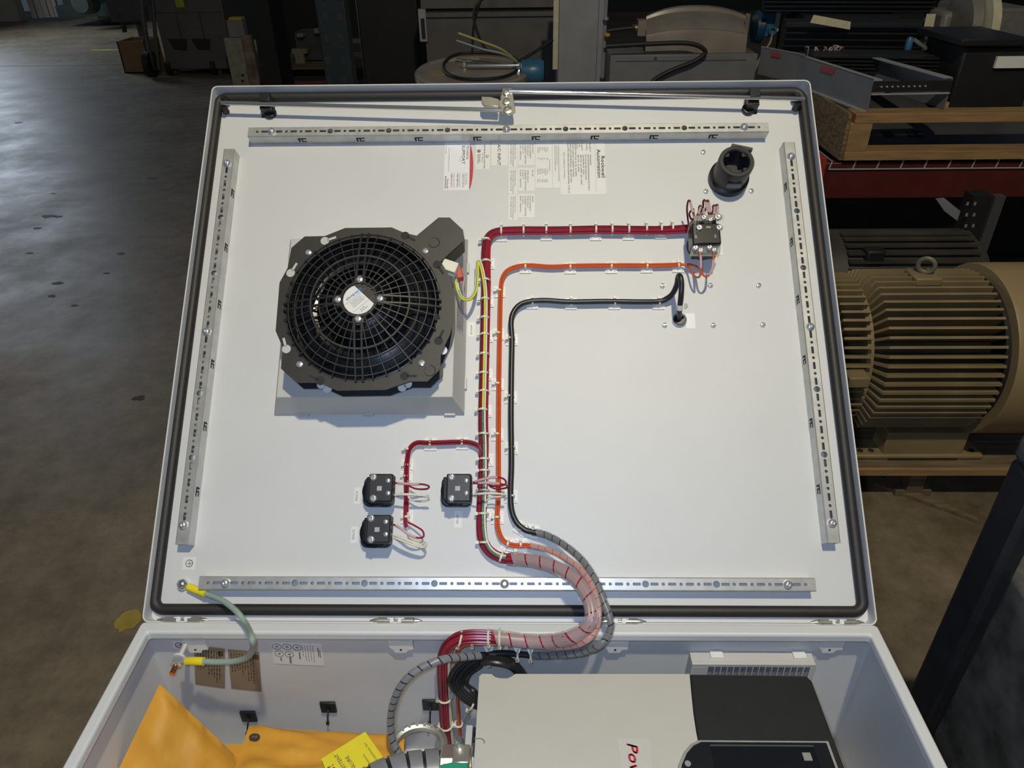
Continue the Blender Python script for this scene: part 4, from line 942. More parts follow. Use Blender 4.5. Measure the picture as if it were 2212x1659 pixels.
for i in range(1, 16):
    x = s0+(s1-s0)*i/16; MB().box2(x-.0007, x+.0007, yf, YW-.016, zt-.14, zt-.006).build('slat', GREYP, ef, o, 1)
for px in (1545, 1723):
    x = on_y(px, 1410, YW).x; MB().box2(x-.009, x+.009, YW-.012, YW, zt-.002, zt+.0035).build('clip', WHITEP, ef, o, 1, bevel=.0006)

# ------------------------------------------------------------------ the drive
ZD = HZ-.040
def Z(px, py, dz=0): return on_z(px, py, ZD+dz)
c = Z(1400, 1600); o = Vector((c.x, c.y, HZ-DEP+.0145)); dr = wthing('motor_drive', 'large beige and black motor drive mounted in the enclosure', 'drive', o)
xl, xr, yb = Z(1035, 1455).x, Z(1490, 1455).x, Z(1100, 1455).y; yf2 = -.50; xrr = Z(1748, 1456).x
DRV = mat('drive_light_grey', (.50, .475, .41), .5, var=.02, vscale=12)
nt_ = [(Z(x, y).x, Z(x, y).y) for x, y in ((1062, 1455), (1070, 1462), (1080, 1464.5), (1096, 1464.5), (1104, 1461), (1113, 1455))]
cv = [(Z(x, y).x, Z(x, y).y) for x, y in ((1490, 1455), (1493, 1490), (1498, 1540), (1504, 1580), (1508, 1600))]
poly = [(xl+.004, yb), *nt_, *cv, (cv[-1][0]+.004, yf2), (xl, yf2), (xl, yb-.004)]
MB().prism(poly[::-1], ZD-.235, ZD).build('light_cover', DRV, dr, o, 1, bevel=.0008)
pb_ = [*cv, (cv[-1][0]+.004, yf2), (xrr, yf2), (xrr, yb-.008), (xrr-.005, yb)]
MB().prism([(x+.0006, y) for x, y in pb_][::-1], ZD-.235, ZD-.001).build('dark_cover', mat('drive_black', (.014, .014, .015), .5, var=.08), dr, o, 1, bevel=.002)
hz_ = [Z(1508, 1597, .006), Z(1790, 1599, .006)]
bz = [(Z(x, y, .006).x, Z(x, y, .006).y) for x, y in ((1510, 1597), (1493, 1605), (1478, 1622), (1467, 1648), (1462, 1680))]
bez = [*bz, (bz[-1][0]-.001, yf2+.05), (hz_[1].x, yf2+.05), (hz_[1].x, hz_[1].y)]
MB().prism(bez, ZD-.002, ZD+.005).build('bezel_trim', mat('drive_trim_grey', (.30, .30, .27), .35), dr, o, 1, bevel=.001)
ins = [((x-Z(1640, 1720).x)*.965+Z(1640, 1720).x, (y-Z(1640, 1720).y)*.955+Z(1640, 1720).y) for x, y in bez]
bzl = MB().prism(ins, ZD, ZD+.0062).build('display_bezel', mat('drive_black_gloss', (.012, .012, .014), .3, var=.08), dr, o, 1, bevel=.001)
q = [Z(1534, 1612, .0065), Z(1757, 1612, .0065)]
MB().box2(q[0].x, q[1].x, q[0].y-.09, q[0].y, ZD+.0060, ZD+.0068).build('module_slot', GLOSSB, bzl, o, 1); MB().box2(q[0].x, q[1].x, q[0].y, q[0].y+.0008, ZD+.006, ZD+.0085).build('slot_edge', mat('slot_edge_green', (.10, .13, .11), .4), bzl, o, 1)
p = Z(1744, 1634, .008); MB().box(p.x, p.y, ZD+.007, .010, .010, .002).build('slot_tab', mat('slot_tab', (.25, .25, .21), .4), bzl, o, 1)
p = Z(1486, 1648, .008); MB().lathe([(.0038, 0), (.0038, .002), (0, .002)], 16, Matrix.Translation((p.x, p.y, ZD+.005))).build('bezel_screw', mat('grey_screw', (.25, .25, .25), .4), bzl, o, 1)
tb = MB(); p, q = Z(1356, 1606), Z(1362, 1800)
put_text(tb, 'PowerFlex', (Z(1353, 1606).x, p.y), (0, q.y-p.y), (Z(1376, 1606).x-Z(1354, 1606).x, -.0035), ZD+.0004, 1)
A = Z(1330, 1595); tag(tb.build('printed_name', INKR, dr, o, 1, recalc=False, smooth=0), 'red italic brand lettering')
MB().box2(Z(1334, 1595).x, Z(1400, 1595).x, yf2+.06, Z(1334, 1595).y, ZD, ZD+.0003).build('name_strip', mat('drive_name_strip', (.53, .505, .45), .45, var=.02), dr, o, 1)
MB().tube(curve([(Z(1025, 1596).x, Z(1025, 1596).y, ZD+.0003), (Z(1040, 1596).x, Z(1040, 1596).y, ZD+.0003), (Z(1046, 1601).x, Z(1046, 1601).y, ZD+.0003), (Z(1046, 1606).x, Z(1046, 1606).y, ZD+.0003)], 4), .0008, 6).build('moulded_hook', mat('drive_dark_grey', (.22, .21, .19), .5), dr, o, 1)  # hook line in a darker grey than the cover

# ------------------------------------------------------------------ envelopes, tag, conduit, duct
def pillow(name, A, B, C, thick, m, label, seed, group):
    """padded envelope on corner A with edges to B and C (world)"""
    A, B, C = Vector(A), Vector(B), Vector(C); Dq = B+C-A; nrm = (B-A).cross(C-A).normalized()
    if nrm.z < 0: nrm = -nrm
    n = 18; vs = []; fs = []
    for sgn in (1, -1):
        for i in range(n+1):
            for j in range(n+1):
                s, t_ = i/n, j/n; p = (A.lerp(B, s)).lerp(C.lerp(Dq, s), t_)
                e = min(1, min(s, 1-s, t_, 1-t_)*7)**.6
                w = noise.noise(Vector((s*4+seed, t_*4, sgn)))*.010*e + noise.noise(Vector((s*11+seed, t_*9, 2)))*.003*e
                vs.append(p+nrm*(sgn*thick/2*e+w*(1 if sgn > 0 else .3)))
    m1 = (n+1)**2
    for k in (0, 1):
        for i in range(n):
            for j in range(n):
                q = [k*m1+i*(n+1)+j, k*m1+(i+1)*(n+1)+j, k*m1+(i+1)*(n+1)+j+1, k*m1+i*(n+1)+j+1]; fs.append(tuple(q if k == 0 else q[::-1]))
    bd = [i*(n+1) for i in range(n+1)]+[n*(n+1)+j for j in range(1, n+1)]+[i*(n+1)+n for i in range(n-1, -1, -1)]+[j for j in range(n-1, 0, -1)]
    for i in range(len(bd)): fs.append((bd[i], bd[(i+1) % len(bd)], m1+bd[(i+1) % len(bd)], m1+bd[i]))
    ob = MB().add(vs, fs).build(name, m, None, A, 1, M=WT(A), smooth=60); tag(ob, label, 'envelope', group); return ob, nrm
A = on_y(345, 1477, -.060); B = on_z(530, 1652, HZ-.19); C = on_z(228, 1720, HZ-.13)
e1_, n1 = pillow('padded_envelope', A, B, C, .046, MANILA, 'puffy manila padded envelope standing on its corner against the left wall', 1.3, 'manila envelopes in the enclosure')
A2 = on_z(537, 1570, HZ-.17); B2 = on_z(874, 1590, HZ-.17); C2_ = on_z(498, 1690, HZ-.145)
e2_, n2 = pillow('padded_envelope', A2, B2, C2_, .020, MANILA, 'flat manila envelope with a small oval logo lying under the yellow tag', 5.1, 'manila envelopes in the enclosure')
A3 = on_z(492, 1606, HZ-.20); e3_, n3 = pillow('padded_envelope', A3, A3+Vector((.16, .0, -.01)), A3+Vector((-.02, -.2, -.02)), .014, MANILA, 'manila envelope mostly hidden between the two others', 8.2, 'manila envelopes in the enclosure')
ex = (B2-A2).normalized(); ey = (C2_-A2).normalized(); lc = A2+ex*.016+ey*.026+n2*.0070
lg = MB(); f3 = Matrix((( ex.x, -ey.x, n2.x, lc.x), (ex.y, -ey.y, n2.y, lc.y), (ex.z, -ey.z, n2.z, lc.z), (0, 0, 0, 1)))
lg.prism([(.0080*math.cos(2*PI*i/24), .0066*math.sin(2*PI*i/24)) for i in range(24)], -.0025, .0003, f3); lo = lg.build('printed_logo', INK, e2_, A2, 1)
k = MB(); put_text(k, 'AB', (-.0045, -.0022), (.009, 0), (0, .0045), .0004); k2 = MB(); k2.v = [f3 @ p for p in k.v]; k2.f = k.f; k2.build('logo_lettering', MANILA, lo, A2, 1, smooth=0, recalc=False)
# yellow tag
zt_ = HZ-.140
q = [on_z(x, y, zt_+d) for x, y, d in ((789, 1581, .004), (694, 1640, .004), (735, 1740, 0), (850, 1668, 0))]
o = q[1].copy(); nn = (q[1]-q[0]).cross(q[3]-q[0]).normalized(); nn = nn if nn.z > 0 else -nn
tgv = MB().add(q+[p+nn*.0007 for p in q], [(3, 2, 1, 0), (4, 5, 6, 7), (0, 1, 5, 4), (1, 2, 6, 5), (2, 3, 7, 6), (3, 0, 4, 7)]).build('warning_tag', TAGY, None, o, 1, M=WT(o), smooth=0)
tag(tgv, 'bright yellow warning tag with black lettering on the manila envelope', 'tag')
fx = (q[0]-q[1]).normalized(); fy = fx.cross(nn).normalized(); fy = fy if fy.y > 0 else -fy
# text runs from bottom to top along -fy ... baseline towards the lower left
up_ = (q[1]-q[0]).normalized(); rd = (q[0]-q[3]).normalized()
def tagtext(mb, s, along, start, L_, h):
    """along: distance from the right edge, start: distance below the top edge where the text ends"""
    e = q[0]+up_*along-rd*start; g, fs = glyphs(s)
    mb.add([e-rd*(L_*(1-x))+up_*(h*y)+nn*.0011 for x, y in g], fs)
k = MB(); tagtext(k, 'FOR AN INTERMITTENT', .046, .006, .074, .0050); tagtext(k, 'CAUSE OF FAILURE.', .036, .016, .064, .0050); tagtext(k, 'see instructions for', .008, .014, .050, .0030); tagtext(k, 'connections', .018, .028, .030, .0030); tagtext(k, 'WARNING!', .058, .016, .085, .0100)
k.build('printed_text', INK, tgv, o, 1, smooth=0, recalc=False)
# flexible conduit
zc = HZ-.115
CC = [on_z(1000, 1668, zc), on_z(950, 1668, zc), on_z(900, 1672, zc), on_z(850, 1682, zc), on_z(800, 1706, zc-.004), on_z(765, 1745, zc-.01), on_z(740, 1800, zc-.02)]
a = CC[0]; fc = wthing('flexible_conduit', 'fat grey flexible conduit with dark ribs at the bottom of the frame', 'conduit', a)
P = curve(CC, 8); MB().tube(P, .0265, 18).build('conduit_core', BLACKP, fc, a, 1); MB().spiral(P, .0285, .0215, .80, 22).build('conduit_wrap', mat('grey_conduit', (.27, .27, .28), .35, .25, var=.1), fc, a, 1)
ax_ = (CC[0]-CC[1]).normalized(); MX = ax_.to_track_quat('Z', 'Y').to_matrix().to_4x4()
gf = wthing('conduit_fitting', 'shiny cast metal conduit fitting with clamp screw', 'fitting', CC[0]); 
MB().lathe([(.028, -.030), (.034, -.028), (.034, -.004), (.030, 0), (.030, .012), (.036, .013), (.036, .022), (.024, .023)], 8, MX).build('fitting_body', ZINC, gf, unit=1, bevel=.001)
MB().box(.0, -.0, .034, .022, .026, .018).build('clamp_saddle', ZINC, gf, unit=1, bevel=.002); MB().lathe([(.006, .034), (.006, .052), (.004, .056), (0, .056)], 12, Matrix.Translation((-.004, .012, 0))).build('clamp_screw', CHROME, gf, unit=1)
lc = on_z(905, 1612, HZ-.16); lr_ = wthing('lock_ring', 'cast metal locking ring lying behind the flexible conduit', 'ring', lc)
MB().tube([(.036*math.cos(2*PI*i/32), .030*math.sin(2*PI*i/32), 0) for i in range(32)], .0062, 8, closed=True).build('ring_body', mat('cast_zinc', (.50, .50, .46), .4, .8, var=.1), lr_, unit=1)
for i in range(6):
    th = PI*.25+PI*.5*i/5; MB().box(.036*math.cos(th), .030*math.sin(th), .006, .004, .004, .004).build('ring_lug', ZINC, lr_, unit=1)
# slotted wire duct beside the drive
dx0, dx1 = on_z(1005, 1600, HZ-.10).x, on_z(1031, 1600, HZ-.10).x; y1_, y0_ = on_z(1015, 1568, HZ-.10).y, -.44; o = Vector((dx0, y1_, HZ-DEP+.0145))
wd_ = wthing('wire_duct', 'grey slotted wire duct alongside the drive', 'wire duct', o); DUCT = mat('grey_duct_plastic', (.33, .33, .34), .4)
MB().box2(dx0, dx1, y0_, y1_, HZ-DEP+.0145, HZ-DEP+.02).build('duct_base', DUCT, wd_, o, 1); MB().box2(dx0, dx0+.003, y0_, y1_, HZ-DEP+.02, HZ-.10).build('duct_wall', DUCT, wd_, o, 1); MB().box2(dx0, dx0+.009, y0_, y1_, HZ-.103, HZ-.098).build('duct_lip', mat('clear_duct_lid', (.5, .5, .5), .25), wd_, o, 1, bevel=.0006)
for i in range(18):
    y = y1_-.002-i*.0125
    if y < y0_: break
    MB().box2(dx1-.006, dx1, y-.0085, y, HZ-DEP+.02, HZ-.10).build('duct_finger', mat('dark_duct', (.05, .05, .055), .4), wd_, o, 1)
gt_ = on_z(980, 1652, HZ-.075); g_ = wthing('terminal_plate', 'green plastic terminal piece at the very bottom edge', 'terminal', gt_)
MB().box(0, -.012, 0, .034, .03, .004, Matrix.Rotation(.25, 4, 'Z')).build('green_plate', mat('green_plastic', (.02, .30, .16), .35), g_, unit=1, bevel=.001); MB().box(0, -.01, -.02, .028, .026, .036).build('terminal_body', ZINC, g_, unit=1, bevel=.001)
c = on_z(993, 1625, HZ-.12); tag(MB().lathe([(.008, 0), (.008, .05), (.0065, .055), (0, .055)], 14).build('end_cap', mat('white_translucent_cap', (.62, .62, .64), .35), M=WT(c-Vector((0, 0, .05)))), 'pale plastic tube standing below the orange wire pair', 'tube')

# ================================================================== the warehouse around it
def floor_material():
    m = bpy.data.materials.new('stained_concrete'); m.use_nodes = True; nt = m.node_tree; N = nt.nodes; L = nt.links; b = N['Principled BSDF']
    tc = N.new('ShaderNodeTexCoord')
    def nz(scale, detail, rough):
        n = N.new('ShaderNodeTexNoise'); n.inputs['Scale'].default_value = scale; n.inputs['Detail'].default_value = detail; n.inputs['Roughness'].default_value = rough; L.new(tc.outputs['Object'], n.inputs['Vector']); return n
    def ramp(src, p0, p1, c0, c1):
        r = N.new('ShaderNodeValToRGB'); r.color_ramp.elements[0].position = p0; r.color_ramp.elements[1].position = p1; r.color_ramp.elements[0].color = (*c0, 1); r.color_ramp.elements[1].color = (*c1, 1); L.new(src, r.inputs[0]); return r
    big = ramp(nz(1.1, 6, .6).outputs['Fac'], .32, .68, (.105, .084, .056), (.205, .166, .110))
    fine = ramp(nz(11, 9, .72).outputs['Fac'], .30, .70, (.55, .53, .50), (1.18, 1.15, 1.10))
    mx = N.new('ShaderNodeMix'); mx.data_type = 'RGBA'; mx.blend_type = 'MULTIPLY'; mx.inputs['Factor'].default_value = 1
    L.new(big.outputs[0], mx.inputs[6]); L.new(fine.outputs[0], mx.inputs[7]); L.new(mx.outputs[2], b.inputs['Base Color'])
    rr = ramp(nz(2.3, 5, .6).outputs['Fac'], .3, .7, (.40, .40, .40), (.58, .58, .58)); L.new(rr.outputs[0], b.inputs['Roughness'])
    bp = N.new('ShaderNodeBump'); bp.inputs['Strength'].default_value = .12; bp.inputs['Distance'].default_value = .002; L.new(nz(22, 4, .6).outputs['Fac'], bp.inputs['Height']); L.new(bp.outputs[0], b.inputs['Normal'])
    return m
FLOORM = floor_material()
STEELG = mat('grey_enamel_steel', (.20, .20, .21), .5, var=.12, vscale=9)
STEELD = mat('dark_grey_steel', (.055, .055, .058), .5, var=.2, vscale=9)
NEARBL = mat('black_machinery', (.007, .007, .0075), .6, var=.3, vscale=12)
PALEG = mat('pale_grey_steel', (.30, .30, .31), .45, var=.10, vscale=10)
WOOD = mat('raw_pine', (.28, .165, .068), .7, var=.25, vscale=6, stretch=(1, 8, 8), bump=.2, bscale=40)
WOODD = mat('weathered_plank', (.12, .085, .045), .8, var=.35, vscale=7, stretch=(1, 9, 9), bump=.3, bscale=40)
OSB = mat('strand_board', (.17, .11, .05), .8, var=.6, vscale=45, stretch=(1, 1, 3))
TANM = mat('tan_motor_paint', (.20, .148, .070), .5, var=.14, vscale=9)
DRUMM = mat('taupe_drum_paint', (.25, .21, .175), .32, var=.16, vscale=8)
BLUEM = mat('blue_enamel', (.035, .13, .24), .35, var=.15, vscale=12)
TEAL = mat('dark_green_rack_paint', (.004, .012, .013), .5, var=.25, vscale=12)
REDB = mat('red_rack_beam', (.075, .010, .008), .5, var=.2, vscale=9)
CARD = mat('corrugated_card', (.17, .105, .048), .8, var=.1, vscale=12)
DULLR = mat('dull_black_rubber', (.011, .011, .011), .62, var=.2)
CREAMB = mat('cream_card_tag', (.55, .50, .34), .7, var=.08)
def bbox(name, label, cat, x0, x1, yt, yb, Y, dep, m, bevel=0, group=None, zmin=None, root=None, part=None):
    """box whose front face fills a pixel rectangle at distance Y"""
    ym = (yt+yb)/2; A, B = on_y(x0, ym, Y).x, on_y(x1, ym, Y).x; z1, z0 = on_y((x0+x1)/2, yt, Y).z, on_y((x0+x1)/2, yb, Y).z
    if zmin is not None: z0 = zmin
    o = Vector(((A+B)/2, Y+dep/2, z0)); mb = MB(); mb.box2(A, B, Y, Y+dep, z0, z1)
    if root is not None: return mb.build(part, m, root, root['_o'] if False else ORG[root.name], 1, bevel=bevel)
    ob = mb.build(name, m, None, o, 1, M=WT(o), bevel=bevel); tag(ob, label, cat, group); return ob
ORG = {}
def bthing(name, label, cat, o, group=None):
    t_ = thing(name, label, cat, group, WT(o)); ORG[t_.name] = Vector(o); return t_
def bpart(root, part, x0, x1, yt, yb, Y, dep, m, bevel=0): return bbox(None, None, None, x0, x1, yt, yb, Y, dep, m, bevel, root=root, part=part)
def part(root, name, mb, m, bevel=0, smooth=38): return mb.build(name, m, root, ORG[root.name], 1, bevel=bevel, smooth=smooth)

mb = MB(); mb.box2(-14, 9, -4, 15, -.05, 0); struct(mb.build('floor', FLOORM, unit=1))
g = on_z(0, 143, 0); mb = MB(); mb.box2(-9.5, -3.3, g.y-.012, g.y+.012, 0, .0012); struct(mb.build('trim_1', mat('floor_joint_filler', (.03, .026, .024), .7), unit=1))
A, B = on_z(125, 39, 0), on_z(232, 37, 0); mb = MB(); mb.box2(A.x, B.x+.6, A.y-.1, A.y+.12, 0, .0015); struct(mb.build('trim_2', mat('yellow_floor_paint', (.34, .25, .03), .6, var=.4, vscale=6), unit=1))
c = on_z(278, 1340, 0); mb = MB(); rr_ = random.Random(9)
mb.prism([(c.x+rr_.uniform(.7, 1)*.035*math.cos(2*PI*i/18), c.y+rr_.uniform(.6, 1)*.040*math.sin(2*PI*i/18)) for i in range(18)], 0, .0012); struct(mb.build('trim_3', MATS['yellow_floor_paint'], unit=1))
c = on_z(214, 108, 0); mb = MB(); mb.box2(c.x-.1, c.x+.35, c.y-.06, c.y+.06, 0, .0012, None); struct(mb.build('trim_4', MATS['yellow_floor_paint'], unit=1))
spots = [(103, 467, .035), (125, 468, .02), (80, 493, .02), (115, 418, .012), (65, 547, .015), (262, 548, .016), (125, 612, .02), (112, 640, .015), (230, 590, .012), (160, 660, .012), (40, 265, .03), (330, 385, .03), (300, 860, .02)]
for i, (x, y, r) in enumerate(spots):
    c = on_z(x, y, 0); mb = MB(); mb.prism([(c.x+rr_.uniform(.5, 1)*r*1.6*math.cos(2*PI*k/12), c.y+rr_.uniform(.5, 1)*r*math.sin(2*PI*k/12)) for k in range(12)], 0, .0008)
    o_ = mb.build('trim_%d' % (5+i), mat('oil_stain', (.030, .024, .018), .65), unit=1); struct(o_)
# far walls
WALLC = mat('cream_corrugated_wall', (.34, .32, .26), .7, var=.06, vscale=3)
g = on_z(45, 46, 0); mb = MB(); mb.box2(-14, g.x, g.y, g.y+.2, 0, 4.5); struct(mb.build('wall_back', WALLC, unit=1))
sc_ = bthing('strip_panel_stack', 'row of pale upright panels leaning by the far wall', 'panels', on_z(95, 42, 0)); 
for i, (x0, x1) in enumerate(((62, 73), (76, 88), (89, 101), (103, 112), (113, 122))): bpart(sc_, 'panel', x0-8, x1-8, -60, 40-i*.8, g.y-.15, .06, WALLC)
mb = MB(); mb.box2(-7.5, 9, 13.6, 13.8, 0, 4.5); struct(mb.build('wall_right', mat('shade_black_far_wall', (.02, .02, .02), .8), unit=1))  # near-black colour stands for the unlit depth of the hall
# machines on the left
t1_ = bthing('teal_machine', 'dark green machine with a round drum at the far end of the floor', 'machine', on_z(180, 36, 0)); bpart(t1_, 'machine_bed', 122, 238, 12, 36, 12.3, .8, mat('machine_green', (.008, .020, .017), .5)); bpart(t1_, 'machine_column', 128, 170, -60, 20, 12.6, .5, MATS['machine_green'])
c = on_y(198, 4, 12.1); part(t1_, 'drum', MB().lathe([(.12, 0), (.16, .05), (.16, .3), (.12, .35)], 24, Matrix.Translation(c) @ Matrix.Rotation(PI/2, 4, 'X')), mat('machine_rim', (.05, .065, .055), .4))
db = bthing('steel_cabinet', 'dark steel box on a stand behind the grey cabinet', 'cabinet', on_z(280, 120, 0)); bpart(db, 'cabinet_body', 226, 345, -60, 47, 8.9, .7, STEELD); bpart(db, 'leg', 300, 309, 47, 108, 9.0, .05, STEELD); bpart(db, 'leg', 262, 268, 47, 70, 9.4, .05, STEELD)
Yc = on_z(400, 163, 0).y; cb = bthing('grey_cabinet', 'tall grey steel cabinet on casters with two hand pockets and a yellow tag', 'cabinet', on_z(410, 163, 0))
bpart(cb, 'cabinet_body', 330, 480, -120, 150, Yc, .6, mat('grey_cabinet_paint', (.085, .082, .080), .5, var=.12, vscale=6), bevel=.01)
for x in (362, 412): 
    q = [on_y(x, 84, Yc-.001), on_y(x+42, 84, Yc-.001), on_y(x+42, 110, Yc-.001), on_y(x+14, 107, Yc-.001)]; slab('hand_pocket', q, DARKHOLE, cb, .004, ORG[cb.name], 1)
    bpart(cb, 'panel_rib', x+22, x+24, 28, 84, Yc-.012, .012, STEELD)
bpart(cb, 'panel_seam', 336, 478, 26, 27.5, Yc-.006, .006, STEELD); bpart(cb, 'yellow_tag', 377, 395, -20, 16, Yc-.006, .005, mat('lime_tag', (.30, .30, .02), .6))
for x in (372, 468):
    c = on_y(x, 160, Yc+.04); part(cb, 'caster', MB().cyl((c.x-.03, c.y, .075), .075, .05, 18, 'x'), NEARBL); bpart(cb, 'caster_fork', x-4, x+10, 149, 160, Yc+.05, .05, STEELD)
cbx = on_z(292, 158, 0); q0_, q1_ = on_z(268, 159, 0), on_z(318, 158, 0)
cbt = bthing('cardboard_box', 'open brown cardboard box on the floor beside the grey cabinet', 'box', cbx)
h_ = on_y(290, 89, cbx.y).z; part(cbt, 'carton', MB().box2(q0_.x, q1_.x+.05, cbx.y, cbx.y+.012, 0, h_).box2(q0_.x, q1_.x+.05, cbx.y+.35, cbx.y+.362, 0, h_).box2(q0_.x, q0_.x+.012, cbx.y, cbx.y+.36, 0, h_).box2(q1_.x+.04, q1_.x+.052, cbx.y, cbx.y+.36, 0, h_).box2(q0_.x, q1_.x+.05, cbx.y, cbx.y+.36, 0, .012), CARD)
ht = bthing('hand_truck', 'dark two wheeled hand truck leaning against the grey cabinet', 'hand truck', on_z(330, 160, 0)); Yh = min(cbx.y, Yc)-.16
P = [on_y(300, -60, Yh), on_y(312, 60, Yh), on_y(330, 150, Yh)]; part(ht, 'frame_tube', MB().tube(curve(P, 6), .028, 8), STEELD); P = [on_y(326, -60, Yh), on_y(334, 60, Yh), on_y(343, 150, Yh)]; part(ht, 'frame_tube', MB().tube(curve(P, 6), .02, 8), STEELD)
c = on_y(325, 139, Yh); part(ht, 'wheel', MB().cyl((c.x-.03, c.y, c.z), .13, .06, 20, 'x'), NEARBL)
Yp = on_z(520, 186, 0).y; wc = bthing('metal_channel', 'worn cream metal channel standing on end with a junction box on top', 'metal channel', on_z(520, 186, 0))
bpart(wc, 'channel_face', 494, 530, 82, 190, Yp, .04, mat('worn_cream_paint', (.26, .24, .19), .6, var=.25, vscale=14)); bpart(wc, 'channel_side', 530, 552, 76, 190, Yp+.02, .06, mat('rusty_cream_paint', (.20, .14, .10), .6, var=.5, vscale=9)); bpart(wc, 'junction_box', 492, 526, 44, 80, Yp+.03, .10, STEELG); bpart(wc, 'box_lid', 494, 522, 38, 44, Yp+.02, .1, mat('yellow_strip', (.42, .32, .03), .5))
for y in (163, 175): 
    c = on_y(524, y, Yp-.002); part(wc, 'bolt_hole', MB().cyl((c.x, c.y, c.z), .014, .004, 10, 'y'), DARKHOLE)
# dark machinery mass and pallet
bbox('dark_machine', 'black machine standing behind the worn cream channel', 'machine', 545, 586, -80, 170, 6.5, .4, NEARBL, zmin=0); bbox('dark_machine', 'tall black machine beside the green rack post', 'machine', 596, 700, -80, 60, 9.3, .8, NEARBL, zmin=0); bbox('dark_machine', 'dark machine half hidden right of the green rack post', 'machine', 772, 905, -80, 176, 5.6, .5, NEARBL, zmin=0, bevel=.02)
bbox('shade_backing', 'wide black backing added for the dark gaps behind everything at the left', 'cabinet', 470, 780, -200, 30, 10.6, .8, NEARBL, zmin=0)  # added black box, so gaps between the machines read as shade
gp = on_z(700, 172, 0); pl = bthing('wooden_pallet', 'wooden pallet on the floor under the small machine', 'pallet', gp)
x0_, x1_ = on_z(598, 172, 0).x, on_z(832, 172, 0).x
for i in range(6): part(pl, 'deck_board', MB().box2(x0_, x1_, gp.y+i*.17, gp.y+i*.17+.12, .10, .12), WOODD)
for x in (x0_+.05, (x0_+x1_)/2, x1_-.05): part(pl, 'stringer', MB().box2(x-.05, x+.05, gp.y, gp.y+1.0, 0, .10), WOODD)
sm_ = bthing('small_machine', 'small machine with pale brackets on the floor pallet', 'machine', Vector((on_z(650, 160, .12).x, gp.y+.3, .12))); Ys = gp.y+.25
CRM = mat('dull_cream_metal', (.22, .20, .14), .5); bpart(sm_, 'bracket', 630, 662, 106, 116, Ys, .08, CRM); bpart(sm_, 'bracket', 638, 657, 116, 140, Ys, .06, CRM); bpart(sm_, 'body', 640, 692, 70, 130, Ys+.12, .3, STEELD); bpart(sm_, 'bracket', 641, 655, 73, 80, Ys, .08, CRM); bpart(sm_, 'knob', 678, 688, 62, 72, Ys, .06, CRM)
P = [on_y(598, 120, Ys), on_y(622, 106, Ys)]; part(sm_, 'bar', MB().tube(P, .015, 8), STEELG)
Yr = 2.3; ru = bthing('rack_upright', 'dark green perforated rack upright behind the top edge of the door', 'rack upright', (on_y(722, 100, Yr).x, Yr, 0)); 
xa, xb = on_y(692, 90, Yr).x, on_y(754, 90, Yr).x; part(ru, 'post', MB().box2(xa, xb, Yr, Yr+.07, 0, 2.0), TEAL, bevel=.004)
for y in (-10, 36, 83, 131, 174):
    for x in (703+(y-36)*.06, 735+(y-36)*.06):
        c = on_y(x, y, Yr-.001); part(ru, 'slot', MB().prism([(.010*math.cos(2*PI*k/12), .017*math.sin(2*PI*k/12)) for k in range(12)], -.001, .002, Matrix.Translation(c) @ Matrix.Rotation(PI/2, 4, 'X')), DARKHOLE)
_h = on_z(720, 181, .02); tag(MB().tube(curve([on_z(540, 178, .02), on_z(620, 181, .02), on_z(720, 179, .02), on_z(820, 182, .02), on_z(905, 178, .02)], 6), .02, 8).build('red_hose', mat('dull_red', (.12, .02, .02), .6), None, _h, 1, M=WT(_h)), 'dull red hose lying on the floor beyond the door edge', 'hose')
# grey cabinet, post, reels
Yg = 4.3; gc = bthing('sheet_metal_cabinet', 'weathered grey sheet metal cabinet behind the drum lid', 'cabinet', (on_y(1050, 60, Yg).x, Yg, 0))
GW = mat('weathered_grey_sheet', (.105, .098, .090), .55, var=.2, vscale=7); bpart(gc, 'panel', 922, 1200, 36, 200, Yg, .3, GW); bpart(gc, 'upper_panel', 905, 1205, -100, 17, Yg-.01, .3, GW); bpart(gc, 'flange', 905, 921, 20, 90, Yg-.03, .05, PALEG); bpart(gc, 'ledge', 905, 1200, 26, 36, Yg-.02, .3, GW); bpart(gc, 'flange_slot', 910, 918, 40, 84, Yg-.034, .004, DARKHOLE); bpart(gc, 'seam', 905, 1200, 17, 26, Yg+.02, .2, NEARBL)
Yq = 3.4; po = bthing('grey_post', 'pale grey square steel post rising between the two drums', 'post', (on_y(1260, 90, Yq).x, Yq, 0))
bpart(po, 'front_face', 1207, 1303, -100, 230, Yq, .2, mat('lavender_grey_paint', (.26, .26, .275), .45, var=.08, vscale=9), bevel=.003); bpart(po, 'edge_strip', 1196, 1207, -100, 150, Yq-.01, .05, CREAMB); bpart(po, 'side_fold', 1303, 1310, -100, 230, Yq+.01, .2, STEELG); bpart(po, 'face_seam', 1291, 1292, -100, 230, Yq-.002, .002, STEELD)
for x, y in ((1306, 40), (1309, 75)):
    c = on_y(x+3, y, Yq-.02); tag(MB().lathe([(.0, -.01), (.014, -.006), (.014, .006), (0, .01)], 12, Matrix.Identity(4)).build('post_knob', BOLT if y == 40 else mat('yellow_knob', (.5, .32, .03), .5), M=WT(c), unit=1), 'bright metal knob on the side of the grey post' if y == 40 else 'small yellow knob on the side of the grey post', 'knob')
c1 = on_z(1020, 150, .745); d1 = bthing('drum', 'taupe round drum with a flat lid carrying a hose and a chrome handle', 'drum', Vector((c1.x, c1.y, 0))); RD = .285
